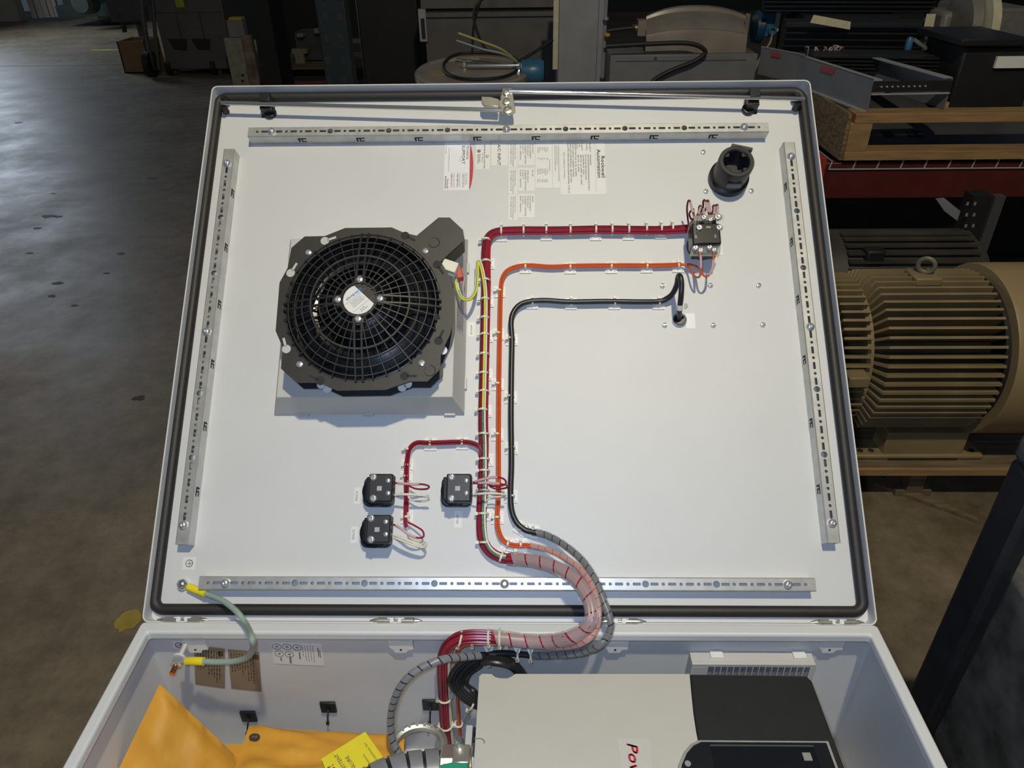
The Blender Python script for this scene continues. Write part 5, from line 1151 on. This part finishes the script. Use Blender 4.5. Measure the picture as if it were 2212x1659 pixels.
T = Matrix.Translation((c1.x, c1.y, .742)) @ Matrix.Rotation(math.radians(5.5), 4, 'X') @ Matrix.Translation((0, 0, -.742)); part(d1, 'drum_shell', MB().lathe([(RD*.95, 0), (RD*.95, .70), (RD*1.02, .71), (RD*1.02, .735), (RD*.98, .745), (RD*.90, .745), (RD*.88, .740), (0, .742)], 48, T), DRUMM)
part(d1, 'lid_sticker', MB().box(0, 0, 0, .09, .07, .003, Matrix.Translation((c1.x-.16, c1.y-.04, .7425-.04*math.tan(math.radians(5.5)))) @ Matrix.Rotation(math.radians(5.5), 4, 'X')), mat('faded_yellow', (.30, .22, .08), .6))
part(d1, 'lid_tape', MB().box(0, 0, 0, .17, .05, .003, Matrix.Translation((c1.x-.06, c1.y+.20, .7425+.20*math.tan(math.radians(5.5)))) @ Matrix.Rotation(math.radians(5.5), 4, 'X')), mat('cream_tape', (.45, .42, .30), .6))
def on_drum(px, py, h):
    d = wdir(ray_door(px, py)); n_ = Vector((0, -math.sin(math.radians(5.5)), math.cos(math.radians(5.5)))); p0 = Vector((c1.x, c1.y, .742))+n_*h
    return CAM_W+d*((p0-CAM_W).dot(n_)/d.dot(n_))
cc_ = on_z(1038, 143, .76); ho = bthing('rubber_hose', 'loop of black rubber hose lying on the taupe drum lid', 'hose', cc_); part(ho, 'hose_loop', MB().tube(curve([on_drum(x, y, .012) for x, y in ((1030, 114), (985, 118), (960, 135), (963, 155), (990, 168), (1040, 171), (1090, 165), (1118, 150), (1115, 128), (1085, 117))], 6, closed=True), .0075, 8, closed=True), DULLR); 
hd = bthing('chrome_handle', 'chrome handle lying across the taupe drum lid', 'handle', on_z(1060, 141, .765)); part(hd, 'bar', MB().tube([on_drum(1010, 142, .022), on_drum(1122, 141, .022)], .0085, 10), CHROME); part(hd, 'pivot_boss', MB().lathe([(.028, 0), (.028, .012), (.012, .018), (.012, .03), (0, .03)], 14, Matrix.Translation(on_drum(1003, 144, .0))), ZINC)
mo = bthing('blue_motor', 'small blue motor beside the taupe drum lid', 'motor', on_z(1150, 170, .70)); c = on_y(1153, 155, 3.25)
part(mo, 'housing', MB().lathe([(.035, -.07), (.055, -.06), (.062, -.02), (.062, .03), (.05, .05)], 20, Matrix.Translation(c) @ Matrix.Rotation(PI/2, 4, 'Y')), BLUEM); part(mo, 'end_cap', MB().lathe([(.03, -.085), (.03, -.07)], 14, Matrix.Translation(c) @ Matrix.Rotation(PI/2, 4, 'Y')), ZINC)
for k, (pts, m_, lb) in enumerate((([(1060, -20), (1025, 20), (1028, 60), (1045, 100), (1060, 112)], DULLR, 'black cable hanging in front of the grey sheet cabinet'), ([(1045, -20), (1024, 50), (1020, 110)], DULLR, 'second black cable hanging straight down by the grey cabinet'), ([(1195, 85), (1150, 115), (1110, 138)], DULLR, 'black cable curving from the grey post to the drum'), ([(990, 72), (1040, 90), (1085, 108), (1122, 138)], mat('yellow_tube', (.26, .23, .05), .4), 'thin yellow tube rising above the drum lid'), ([(986, 88), (1040, 106), (1090, 118), (1124, 140)], mat('blue_grey_tube', (.11, .14, .18), .4), 'thin grey tube rising above the drum lid'))):
    P = curve([on_y(x, y, 3.55 if k < 2 else 3.28) for x, y in pts], 6); ob = MB().tube(P, .007, 7).build('hanging_cable', m_, None, P[0], 1, M=WT(P[0])); tag(ob, lb, 'cable')
# second drum on its grey box
Y2 = 3.15; gb_ = bthing('grey_steel_box', 'grey steel box with a seam carrying the second drum', 'box', (on_y(1470, 150, Y2).x, Y2, 0))
xa, xb = on_y(1318, 150, Y2).x, on_y(1633, 150, Y2).x; zt2 = on_y(1470, 118, Y2).z; part(gb_, 'box_body', MB().box2(xa, xb, Y2, Y2+.36, 0, zt2), mat('grey_box_paint', (.17, .17, .175), .5, var=.1, vscale=9), bevel=.004); bpart(gb_, 'box_seam', 1330, 1612, 130.5, 132, Y2-.002, .003, STEELD); c = on_y(1416, 126, Y2-.002); part(gb_, 'box_latch', MB().box(c.x, c.y, c.z, .014, .004, .012), STEELD)
c2_ = on_y(1505, 90, Y2+.26); R2 = (on_y(1615, 50, Y2+.2).x-on_y(1393, 50, Y2+.2).x)/2; zz = [on_y(1505, y, Y2+.04).z for y in (98, 74, 66, 60, 30, 14)]
d2 = bthing('drum', 'taupe banded drum housing with rounded top lying on the grey steel box', 'drum', (c2_.x, Y2+.26, zt2))
def arch(Y, yc, ys_, xl=1396, xr=1614, n=16):
    out = []
    for i_ in range(n+1):
        f_ = i_/n*2-1; y_ = yc+(ys_-yc)*abs(f_)**2.4; p_ = on_y(xl+(xr-xl)*i_/n, y_, Y); out.append(Vector((p_.x, Y, max(p_.z, zt2+.001))))
    return [Vector((out[0].x, Y, zt2))]+out+[Vector((out[-1].x, Y, zt2))]
LO = [arch(Y2+.05, 74, 86), arch(Y2+.055, 64, 76), arch(Y2+.075, 62, 74), arch(Y2+.085, 66, 78), arch(Y2+.14, 50, 62), arch(Y2+.24, 30, 46), arch(Y2+.30, 24, 42), arch(Y2+.305, 15, 36), arch(Y2+.33, 11, 33), arch(Y2+.38, 20, 44)]
k = len(LO[0]); vs = [p for r_ in LO for p in r_]; fs = [(a_*k+b_, a_*k+b_+1, (a_+1)*k+b_+1, (a_+1)*k+b_) for a_ in range(len(LO)-1) for b_ in range(k-1)]+[tuple(range(k)), tuple((len(LO)-1)*k+b_ for b_ in range(k-1, -1, -1))]
part(d2, 'drum_shell', MB().add(vs, fs), DRUMM)
bpart(d2, 'clamp_bracket', 1611, 1617, 30, 95, Y2+.12, .03, ZINC); bpart(d2, 'inlet_flange', 1378, 1396, 44, 78, Y2+.16, .08, DRUMM); c = on_y(1366, 60, Y2+.2); part(d2, 'inlet_nozzle', MB().cyl((c.x, c.y, c.z), .014, .04, 12, 'x'), mat('dull_brass', (.35, .28, .15), .4, .7))
P = [on_y(x, y, Y2+.1) for x, y in ((1312, 67), (1340, 63), (1372, 60))]; tag(MB().tube(curve(P, 5), .009, 8).build('hose_end', DULLR, None, P[0], 1, M=WT(P[0])), 'black hose entering the inlet of the banded drum', 'hose')
P = [on_y(x, y, Y2-.03) for x, y in ((1310, 100), (1400, 95), (1490, 94), (1524, 112), (1500, 132), (1460, 148), (1430, 162), (1412, 174), (1400, 190))]; tag(MB().tube(curve(P, 6), .0105, 8).build('rubber_hose', DULLR, None, P[0], 1, M=WT(P[0])), 'black hose draped over the front of the grey steel box', 'hose')
bm_ = bthing('blue_motor', 'blue terminal head with wires on the right of the banded drum', 'motor', on_y(1650, 90, Y2+.2)); c = on_y(1640, 58, Y2+.2)
part(bm_, 'flange', MB().lathe([(.035, -.03), (.072, -.025), (.075, .01), (.06, .02)], 24, Matrix.Translation(c) @ Matrix.Rotation(PI/2, 4, 'Y')), mat('dark_blue_enamel', (.012, .05, .10), .35)); bpart(bm_, 'terminal_head', 1643, 1674, 27, 80, Y2+.14, .10, BLUEM, bevel=.008); bpart(bm_, 'gasket_edge', 1672, 1686, 27, 70, Y2+.17, .05, CREAMB, bevel=.008)
c = on_y(1668, 66, Y2+.13); part(bm_, 'conduit_port', MB().lathe([(.02, -.012), (.02, .012), (.012, .012), (.012, -.005), (0, -.005)], 16, Matrix.Translation(c) @ Matrix.Rotation(PI/2, 4, 'X')), BLUEM)
for k in range(3): part(bm_, 'wire', MB().tube(curve([on_y(1668, 68, Y2+.11), on_y(1660+k*2, 92, Y2+.09), on_y(1645+k, 115, Y2+.08), on_y(1625+k*3, 145+k*4, Y2+.07)], 5), .004, 6), (DULLR, mat('yellow_tube', (.26, .23, .05), .4), PALEG)[k])
# rack shelf at the right
Yb = 1.985; zb = on_y(1990, 350, Yb).z; zl = on_y(1990, 428, Yb).z; xs_ = on_y(1772, 390, Yb).x
rb_ = bthing('rack_beam', 'dark red rack beam with a wire deck edge under the wooden crate', 'rack beam', (xs_+.5, Yb, 0)); part(rb_, 'beam', MB().box2(xs_, xs_+1.6, Yb, Yb+.05, zl, zb), REDB, bevel=.004); part(rb_, 'connector_plate', MB().box2(xs_-.04, xs_+.006, Yb-.01, Yb+.06, zl-.02, zb+.02), mat('bright_red_paint', (.30, .03, .02), .5), bevel=.003)
part(rb_, 'deck_wire', MB().tube([(xs_+.02, Yb-.006, zb-.022), (xs_+1.6, Yb-.006, zb-.022)], .0028, 6), PALEG)
for i in range(20): x = xs_+.02+i*.0845; part(rb_, 'deck_wire', MB().tube([(x, Yb-.005, zb-.022), (x+.006, Yb-.005, zb+.006), (x+.006, Yb+.9, zb+.008)], .0028, 6), PALEG)
for i, (x, y) in ((1, (xs_+1.65, Yb-.0)),): tag(MB().box2(x, x+.07, y, y+.07, 0, 2.0).build('rack_upright', NEARBL, None, (x, y, 0), 1, M=WT((x, y, 0))), 'black rack upright at the back of the shelf' if i == 0 else 'black rack upright at the right end of the shelf', 'rack upright')
zc_ = zb+.012; cr = bthing('wooden_crate', 'open pine crate frame on the rack shelf', 'crate', (xs_+.5, Yb, zc_)); xc0 = on_y(1822, 345, Yb-.02).x; z_t = on_y(1990, 245, Yb-.02).z
part(cr, 'bottom_board', MB().box2(xc0, xc0+1.5, Yb-.02, Yb+.07, zc_, zc_+.032), WOOD, bevel=.002); part(cr, 'top_board', MB().box2(xc0+.01, xc0+1.5, Yb-.02, Yb+.07, z_t-.032, z_t), WOOD, bevel=.002); part(cr, 'corner_board', MB().box2(xc0, xc0+.075, Yb-.018, Yb+.02, zc_+.032, z_t-.032), WOOD, bevel=.002)
part(cr, 'side_panel', MB().box2(xc0-.012, xc0, Yb-.01, Yb+.95, zc_, z_t), OSB); part(cr, 'floor_panel', MB().box2(xc0, xc0+1.5, Yb+.05, Yb+.95, zc_, zc_+.012), WOODD); part(cr, 'back_board', MB().box2(xc0, xc0+1.5, Yb+.92, Yb+.95, zc_, z_t), WOOD)
part(cr, 'block', MB().box2(on_y(2030, 232, Yb+.08).x, on_y(2045, 232, Yb+.08).x, Yb+.07, Yb+.11, z_t-.03, on_y(2040, 220, Yb+.08).z), WOOD)
ip_ = bthing('cut_out_sheet', 'dark grey panel with square cut-outs lying inside the pine crate', 'steel sheet', (xc0+.4, Yb+.3, zc_+.012)); part(ip_, 'panel_sheet', MB().add([(xc0+.03, Yb+.10, zc_+.015), (xc0+1.3, Yb+.10, zc_+.015), (xc0+1.3, Yb+.55, zc_+.11), (xc0+.03, Yb+.55, zc_+.11), (xc0+.03, Yb+.12, zc_+.012), (xc0+1.3, Yb+.12, zc_+.012), (xc0+1.3, Yb+.57, zc_+.10), (xc0+.03, Yb+.57, zc_+.10)], [(0, 1, 2, 3), (4, 5, 6, 7), (0, 1, 5, 4), (1, 2, 6, 5), (2, 3, 7, 6), (3, 0, 4, 7)]), STEELD)
for (x, y) in ((1922, 268), (1920, 283), (1915, 299), (1985, 283), (1968, 299)):
    c = on_y(x, y, Yb+.2); t_ = (c.y-Yb-.10)/.45; part(ip_, 'cut_out', MB().box(0, 0, 0, .035, .05, .002, Matrix.Translation((c.x, Yb+.1+.45*t_, zc_+.017+.095*t_)) @ Matrix.Rotation(math.atan2(.095, .45), 4, 'X')), DARKHOLE)
# grey chassis on the crate
zk = z_t+.002; cA, cB, cC = on_z(1872, 239, zk), on_z(1735, 186, zk), on_z(2038, 236, zk)
cC = Vector((cC.x, cC.y, zk)); hK = on_y(1888, 172, cA.y).z-zk
kx = bthing('grey_chassis', 'grey sheet metal chassis with a red sticker set on the pine crate', 'chassis', cA)
CH = mat('grey_chassis_paint', (.135, .135, .145), .5, var=.1, vscale=12)
dv = (cB-cA)*1.25; ew = (cC-cA); up3 = Vector((0, 0, hK))
slab('side_wall', [cA, cA+dv, cA+dv+up3, cA+up3], CH, kx, .004, ORG[kx.name], 1); slab('side_wall', [cC, cC+dv, cC+dv+up3, cC+up3], CH, kx, .004, ORG[kx.name], 1)
tin = ew.normalized()*.03; slab('top_flange', [cA+up3, cA+dv+up3, cA+dv+up3+tin, cA+up3+tin], PALEG, kx, .004, ORG[kx.name], 1); slab('top_flange', [cC+up3, cC+dv+up3, cC+dv+up3-tin, cC+up3-tin], PALEG, kx, .004, ORG[kx.name], 1); slab('bottom_flange', [cA-tin*.6, cA+dv-tin*.6, cA+dv, cA], PALEG, kx, .004, ORG[kx.name], 1)
m0 = cA+up3*.62; slab('terminal_strip', [m0, m0+ew, m0+ew+up3*.32, m0+up3*.32], NEARBL, kx, .01, ORG[kx.name], 1); slab('cross_rail', [cA+up3*.52, cA+up3*.52+ew, cA+up3*.57+ew, cA+up3*.57], PALEG, kx, .01, ORG[kx.name], 1)
for i in range(9): c = cA+ew*(.1+.07*i)+up3*.78-Vector((0, .012, 0)); part(kx, 'terminal_screw', MB().lathe([(0, -.005), (.005, 0), (0, .005)], 8, Matrix.Translation(c)), BOLT)
s1_ = cA+dv*.45+up3*.75+Vector((-.001, -.003, 0)); q = [s1_, s1_+dv*.16, s1_+dv*.16+up3*.18, s1_+up3*.18]; slab('red_sticker', q, mat('red_sticker', (.34, .03, .035), .5), kx, -.003, ORG[kx.name], 1)
k2 = bthing('grey_chassis', 'second grey sheet metal chassis partly hidden behind the door corner', 'chassis', on_z(1650, 175, zk)); q0 = on_z(1730, 182, zk); q1 = on_z(1636, 160, zk); dv2 = q1-q0; slab('side_wall', [q0, q1, q1+up3*1.05, q0+up3*1.05], CH, k2, .004, ORG[k2.name], 1); slab('top_flange', [q0+up3*1.05, q1+up3*1.05, q1+up3*1.05+Vector((.01, .04, 0)), q0+up3*1.05+Vector((.01, .04, 0))], PALEG, k2, .004, ORG[k2.name], 1); s1_ = q0+dv2*.55+up3*.8+Vector((0, -.006, 0)); slab('red_sticker', [s1_, s1_+dv2*.2, s1_+dv2*.2+up3*.16, s1_+up3*.16], MATS['red_sticker'], k2, -.003, ORG[k2.name], 1)
# black heat sinks
def sink(x0, x1, yt, yb, Y, label, ang=-.16):
    A, B = on_y(x0, (yt+yb)/2, Y), on_y(x1, (yt+yb)/2, Y); z1, z0 = on_y((x0+x1)/2, yt, Y).z, on_y((x0+x1)/2, yb, Y).z; L_ = B.x-A.x
    r = thing('heat_sink', label, 'heat sink', 'black heat sinks on the crate', WT(((A.x+B.x)/2, Y, z0)) @ Matrix.Rotation(ang, 4, 'Z')); n = max(5, int((z1-z0)/.022))
    MB().box2(-L_/2, L_/2, .03, .16, 0, z1-z0).build('sink_body', NEARBL, r, unit=1)
    for i in range(n): z = (z1-z0)*(i+.5)/n; MB().box2(-L_/2, L_/2, -.01, .03, z-.003, z+.003).build('fin', mat('black_anodised', (.022, .022, .023), .35, .3), r, unit=1)
    return r
sink(1700, 1990, 50, 135, 2.75, 'long finned black heat sink lying behind the grey chassis'); sink(1660, 2010, -20, 28, 3.15, 'upper black heat sink with paper tags along the top of the frame'); sink(1760, 2025, 120, 160, 2.45, 'low black heat sink directly behind the chassis terminals')
for i, (q, Y, lb) in enumerate(((((1758, 32), (1838, 47), (1836, 64), (1750, 49)), 2.70, 'wide cream paper tag stuck on the black heat sink'), (((2002, 30), (2022, 30), (2016, 60), (1996, 58)), 2.70, 'narrow cream paper tag at the right of the heat sink'))):
    W = [on_y(x, y, Y) for x, y in q]; o = W[3]; ob = slab('paper_tag', [p-o for p in W], CREAMB, None, .002, (0, 0, 0), 1); ob.matrix_basis = WT(o); tag(ob, lb, 'tag')
rk = random.Random(2)
wb = bthing('loose_wiring', 'tangle of loose pale wires on the black heat sinks', 'wiring', on_y(1790, 110, 2.66))
for i in range(12):
    x = rk.uniform(1745, 1815); P = curve([on_y(x, 120, 2.62), on_y(x+rk.uniform(-8, 8), 104, 2.6), on_y(x+rk.uniform(-14, 14), rk.uniform(98, 112), 2.58), on_y(x+rk.uniform(-16, 16), 122, 2.6)], 4); part(wb, 'wire', MB().tube(P, .003, 5), [PALEG, CREAMB, STEELG, mat('pink_wire', (.35, .22, .22), .5)][i % 4])
P = [on_y(1975, 86, 2.6), on_y(2000, 104, 2.5)]; tag(MB().tube(P, .008, 8).build('lever', ZINC, None, P[0], 1, M=WT(P[0])), 'short bright steel arm beside the blue plug', 'arm'); c = on_y(1963, 97, 2.6); tag(MB().lathe([(.010, -.03), (.014, -.02), (.014, .02), (.008, .03)], 12).build('blue_plug', BLUEM, M=WT(c), unit=1), 'small blue plug on the heat sinks', 'plug')
_zs = on_y(1835, 28, 3.15).z-.002; _xa, _xb = on_y(1730, 28, 3.15).x, on_y(1930, 28, 3.15).x
tag(MB().box2(_xa, _xb, 3.08, 3.45, 0, _zs).build('dark_crate', NEARBL, None, (_xa, 3.08, 0), 1, M=WT((_xa, 3.08, 0))), 'black crate carrying the upper heat sink at the back', 'crate')
_zh = on_y(2120, 86, 2.9).z-.002; _xa, _xb = on_y(2090, 86, 2.9).x, on_y(2230, 86, 2.9).x
tag(MB().box2(_xa, _xb, 2.98, 3.30, 0, _zh).build('dark_crate', NEARBL, None, (_xa, 2.98, 0), 1, M=WT((_xa, 2.98, 0))), 'black crate carrying the grey blower housing at the back', 'crate')
# grey housing and black box at the far right
Yz = 2.9; gh = bthing('fan_housing', 'grey sheet metal blower housing at the top right', 'housing', on_y(2120, 85, Yz)); bpart(gh, 'housing_body', 2112, 2230, 18, 86, Yz, .4, mat('grey_blower_paint', (.15, .145, .135), .5, var=.12), bevel=.01); c = on_y(2062, 62, Yz); part(gh, 'intake_ring', MB().lathe([(.10, 0), (.14, .0), (.16, .03), (.15, .06), (.10, .08)], 32, Matrix.Translation(c) @ Matrix.Rotation(PI/2, 4, 'Y')), mat('grey_ring', (.17, .16, .14), .5)); bpart(gh, 'intake_box', 2025, 2072, 25, 150, Yz+.05, .2, MATS['grey_ring'], bevel=.02)
c = on_y(2096, 62, Yz-.05); part(gh, 'curved_flange', MB().lathe([(.13, 0), (.16, .0), (.16, .035), (.13, .035)], 32, Matrix.Translation(c) @ Matrix.Rotation(PI/2, 4, 'Y')), CREAMB)
bb = bthing('black_transformer', 'black transformer box with a white label standing in the crate', 'transformer', on_y(2140, 230, 2.25)); bpart(bb, 'core', 2066, 2230, 100, 236, 2.25, .3, NEARBL, bevel=.01); bpart(bb, 'top_plate', 2078, 2230, 84, 100, 2.22, .36, mat('black_gloss_sheet', (.009, .009, .0095), .5), bevel=.004); bpart(bb, 'white_label', 2152, 2230, 122, 147, 2.235, .012, PAPER)
# dark motor and bracket under the shelf
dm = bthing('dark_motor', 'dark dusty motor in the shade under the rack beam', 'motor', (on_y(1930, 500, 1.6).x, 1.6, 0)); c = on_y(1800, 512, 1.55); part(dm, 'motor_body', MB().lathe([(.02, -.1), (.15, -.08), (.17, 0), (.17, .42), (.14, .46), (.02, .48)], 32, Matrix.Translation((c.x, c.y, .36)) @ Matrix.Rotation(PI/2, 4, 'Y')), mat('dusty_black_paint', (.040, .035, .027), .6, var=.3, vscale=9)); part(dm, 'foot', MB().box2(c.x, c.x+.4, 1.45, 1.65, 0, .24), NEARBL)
for i in range(9): a_ = PI*.55+i*.16; part(dm, 'cooling_fin', MB().box(c.x+.21, c.y+math.cos(a_)*.178, .36+math.sin(a_)*.178, .40, .024, .006, None), MATS['dusty_black_paint'])
p = on_y(1920, 505, 1.38); part(dm, 'terminal_box', MB().box(p.x, 1.45, .495, .055, .07, .05), NEARBL, bevel=.006)
bk = bthing('steel_bracket', 'grey steel plate bracket hanging below the rack beam', 'bracket', on_y(2055, 480, 1.75)); q = [on_y(x, y, 1.75) for x, y in ((2022, 430), (2040, 428), (2092, 470), (2088, 492), (2040, 456))]; slab('plate', q, STEELG, bk, .006, ORG[bk.name], 1)
ru2 = bthing('rack_upright', 'black punched rack upright right of the dark motor', 'rack upright', (on_y(2100, 500, 1.7).x, 1.7, 0)); xa, xb = on_y(2080, 500, 1.7).x, on_y(2120, 500, 1.7).x; part(ru2, 'post', MB().box2(xa, xb, 1.7, 1.76, 0, .595), NEARBL)
for i in range(5):
    for x in (2090, 2106): c = on_y(x-i*2, 440+i*24, 1.698); part(ru2, 'slot', MB().box(c.x, c.y, c.z, .007, .003, .011), STEELG)
bbox('steel_sheet', 'dark grey upright steel sheet at the right under the rack', 'steel sheet', 2128, 2150, 425, 560, 1.72, .03, STEELD, zmin=0)
bbox('shade_backing', 'black backing added for the deep shade under the rack shelf', 'cabinet', 1760, 2300, 420, 600, 2.6, .2, NEARBL, zmin=0)  # added black box that stands for the darkness below the shelf
# the big tan motor
s_ = on_y(1820, 760, 1.0); xm0 = s_.x-.05; ZM, YM, R = .392, 1.048, .212; ZP = .12
tm = bthing('electric_motor', 'large tan finned electric motor lying on a pallet beside the enclosure', 'motor', (xm0+.25, YM, ZP))
xe = on_y(2186, 770, YM-.2).x; xmid = on_y(1908, 770, YM-.22).x
DUSTSHADE = mat('dusty_shaded_gap_paint', (.060, .045, .026), .7, var=.3, vscale=9)  # dirt and the shade between the fins, both put into the body colour
part(tm, 'stator_body', MB().lathe([(.13, 0), (.142, .01), (.142, xe-xm0)], 40, Matrix.Translation((xm0, YM, ZM)) @ Matrix.Rotation(PI/2, 4, 'Y')), DUSTSHADE)
NF = 56; me1 = me2 = None; AXM = Vector((0, YM, ZM))-Vector((0, ORG[tm.name].y, ORG[tm.name].z))
def finmesh(x0, x1, r0, r1, dx0, h0, h1):
    return MB().add([(x0, -r0, -h0), (x1, -r0, -h0), (x1, -r1, -h1), (x0+dx0, -r1, -h1), (x0, -r0, h0), (x1, -r0, h0), (x1, -r1, h1), (x0+dx0, -r1, h1)], [(0, 1, 2, 3), (4, 5, 6, 7), (0, 1, 5, 4), (1, 2, 6, 5), (2, 3, 7, 6), (3, 0, 4, 7)])
for i in range(NF):
    M_ = Matrix.Translation(AXM) @ Matrix.Rotation(2*PI*(i+.3)/NF, 4, 'X'); ox = ORG[tm.name].x
    if me1 is None:
        me1 = finmesh(xmid-ox, xe-.004-ox, .135, R, .030, .0038, .0034).build('cooling_fin', TANM, tm, unit=1, M=M_).data
        me2 = finmesh(xm0-.01-ox, xmid-.004-ox, .135, R*.96, 0, .0038, .0034).build('cooling_fin', TANM, tm, unit=1, M=M_).data
    else: link('cooling_fin', me1, tm, M_); link('cooling_fin', me2, tm, M_)
part(tm, 'end_flange', MB().lathe([(.13, 0), (.185, 0), (.185, .016), (.13, .016)], 40, Matrix.Translation((xmid-.010, YM, ZM)) @ Matrix.Rotation(PI/2, 4, 'Y')), TANM)
part(tm, 'fan_cowl', MB().lathe([(.18, 0), (.226, .0), (.228, .006), (.228, .24), (.21, .28), (.12, .30), (0, .30)], 48, Matrix.Translation((xe+.012, YM, ZM)) @ Matrix.Rotation(PI/2, 4, 'Y')), mat('tan_cowl_paint', (.25, .18, .09), .45, var=.1, vscale=6))
part(tm, 'cowl_gap_shade', MB().lathe([(.20, 0), (.20, .014)], 40, Matrix.Translation((xe-.002, YM, ZM)) @ Matrix.Rotation(PI/2, 4, 'Y')), NEARBL)  # black ring put in for the shade between fins and cowl
p = on_y(1890, 712, YM-R-.02); part(tm, 'bolt_lug', MB().box(p.x, YM-R+.005, ZM+.036, .05, .05, .028), TANM, bevel=.003); part(tm, 'lug_bolt', MB().cyl((p.x-.045, YM-R, ZM+.034), .011, .02, 6, 'x'), TANM)
e_ = on_y(2018, 553, YM-.02); EZ = ZM+R+.03; part(tm, 'eye_boss', MB().box(e_.x, YM, ZM+R-.004, .065, .07, .022), TANM, bevel=.004); part(tm, 'lifting_eye', MB().tube([(e_.x+.016*math.cos(2*PI*i/20), YM-.010*math.cos(2*PI*i/20), EZ-.002+.018*math.sin(2*PI*i/20)) for i in range(20)], .006, 8, closed=True), mat('worn_steel_eye', (.16, .14, .10), .5, .3))
yfo = on_z(2000, 994, ZP).y; f0, f1 = on_y(1868, 972, yfo).x, on_y(2132, 972, yfo).x
part(tm, 'mounting_foot', MB().box2(f0+.055, f1-.055, yfo+.008, YM-.06, ZP, ZP+.085), TANM, bevel=.004); part(tm, 'foot_flange', MB().box2(f0-.02, f1, yfo, YM-.06, ZP, ZP+.016), TANM, bevel=.006); part(tm, 'mounting_foot', MB().box2(f0+.055, f1-.055, YM+.06, YM+.14, ZP, ZP+.085), TANM)
part(tm, 'foot_slot', MB().box2(f0+.07, f1-.07, yfo-.001, yfo+.002, ZP+.001, ZP+.007), DARKHOLE)
for x in (f0+.0, f0+.03, f1-.025): part(tm, 'foot_hole', MB().cyl((x, yfo+.022, ZP+.0163), .008, .001, 12), DARKHOLE)
yp = on_z(2000, 1009, ZP).y; mp_ = bthing('wooden_pallet', 'weathered wooden pallet under the tan motor', 'pallet', (xm0+.3, yp+.3, 0))
for i in range(4): part(mp_, 'deck_board', MB().box2(xm0-.1, xm0+1.1, yp+i*.115, yp+i*.115+.108, ZP-.018, ZP), WOODD, bevel=.002)
part(mp_, 'lead_board', MB().box2(xm0-.1, xm0+1.1, yp-.012, yp-.001, ZP-.020, ZP-.001), WOOD)
for x in (xm0-.05, xm0+.30, xm0+.95): part(mp_, 'stringer', MB().box2(x-.022, x+.022, yp+.02, yp+.46, .018, ZP-.018), WOODD); part(mp_, 'base_board', MB().box2(x-.05, x+.05, yp+.02, yp+.46, 0, .018), WOODD)
A, B = on_z(1895, 1036, .012), on_z(2112, 1120, .012); dn = (B-A).normalized(); sn_ = Vector((-dn.y, dn.x, 0))*.018
ob = slab('wood_strip', [p-A for p in (A-sn_, B-sn_*.3, B+sn_*.3, A+sn_)], WOODD, None, .010, (0, 0, 0), 1); ob.matrix_basis = WT(A-Vector((0, 0, .011))); tag(ob, 'long thin wooden strip lying on the floor in front of the pallet', 'wood strip')
# dark stand at the lower right
ys = .03; dps = .06; x0s = on_y(2098, 1182, ys+dps).x; sd = bthing('steel_stand', 'dark steel stand post with a scuffed base at the lower right', 'stand', (x0s+.1, ys+.05, 0)); zt_s = on_y(2200, 932, ys+dps).z
SCUFF = mat('scuffed_grey_plate', (.060, .058, .052), .5, var=.9, vscale=16, c2=(.022, .021, .019)); x1s = on_y(2192, 1252, ys).x; zbs = on_y(2190, 1250, ys).z
part(sd, 'post', MB().box2(x0s, x1s, ys, ys+dps, 0, zt_s-.04), mat('blue_black_paint', (.010, .011, .014), .5, var=.3), bevel=.008); part(sd, 'post_cap', MB().box2(x0s-.002, x1s+.03, ys-.002, ys+dps+.002, zt_s-.04, zt_s), mat('scuffed_cap', (.045, .047, .050), .5, var=.8, vscale=30, c2=(.012, .013, .015)), bevel=.01)
part(sd, 'base_housing', MB().box2(x1s, x1s+.6, ys-.40, ys+.08, 0, zbs), SCUFF, bevel=.01)
# pallet and bearers that carry the enclosure
ep = bthing('wooden_pallet', 'wooden pallet carrying the grey enclosure', 'pallet', (0, -.44, 0))
for i in range(8): part(ep, 'deck_board', MB().box2(-.50, .50, -.90+i*.115, -.90+i*.115+.095, .122, .142), WOODD)
for x in (-.45, 0, .45): part(ep, 'stringer', MB().box2(x-.022, x+.022, -.90, .0, 0, .122), WOODD)
for y in (-.75, -.16): tag(MB().box2(-.49, .49, y, y+.10, .142, HZ-DEP).build('timber_bearer', WOODD, None, (0, y, .142), 1, M=WT((0, y, .142))), 'square timber bearer under the enclosure, %s one' % ('front' if y < -.5 else 'rear'), 'timber')
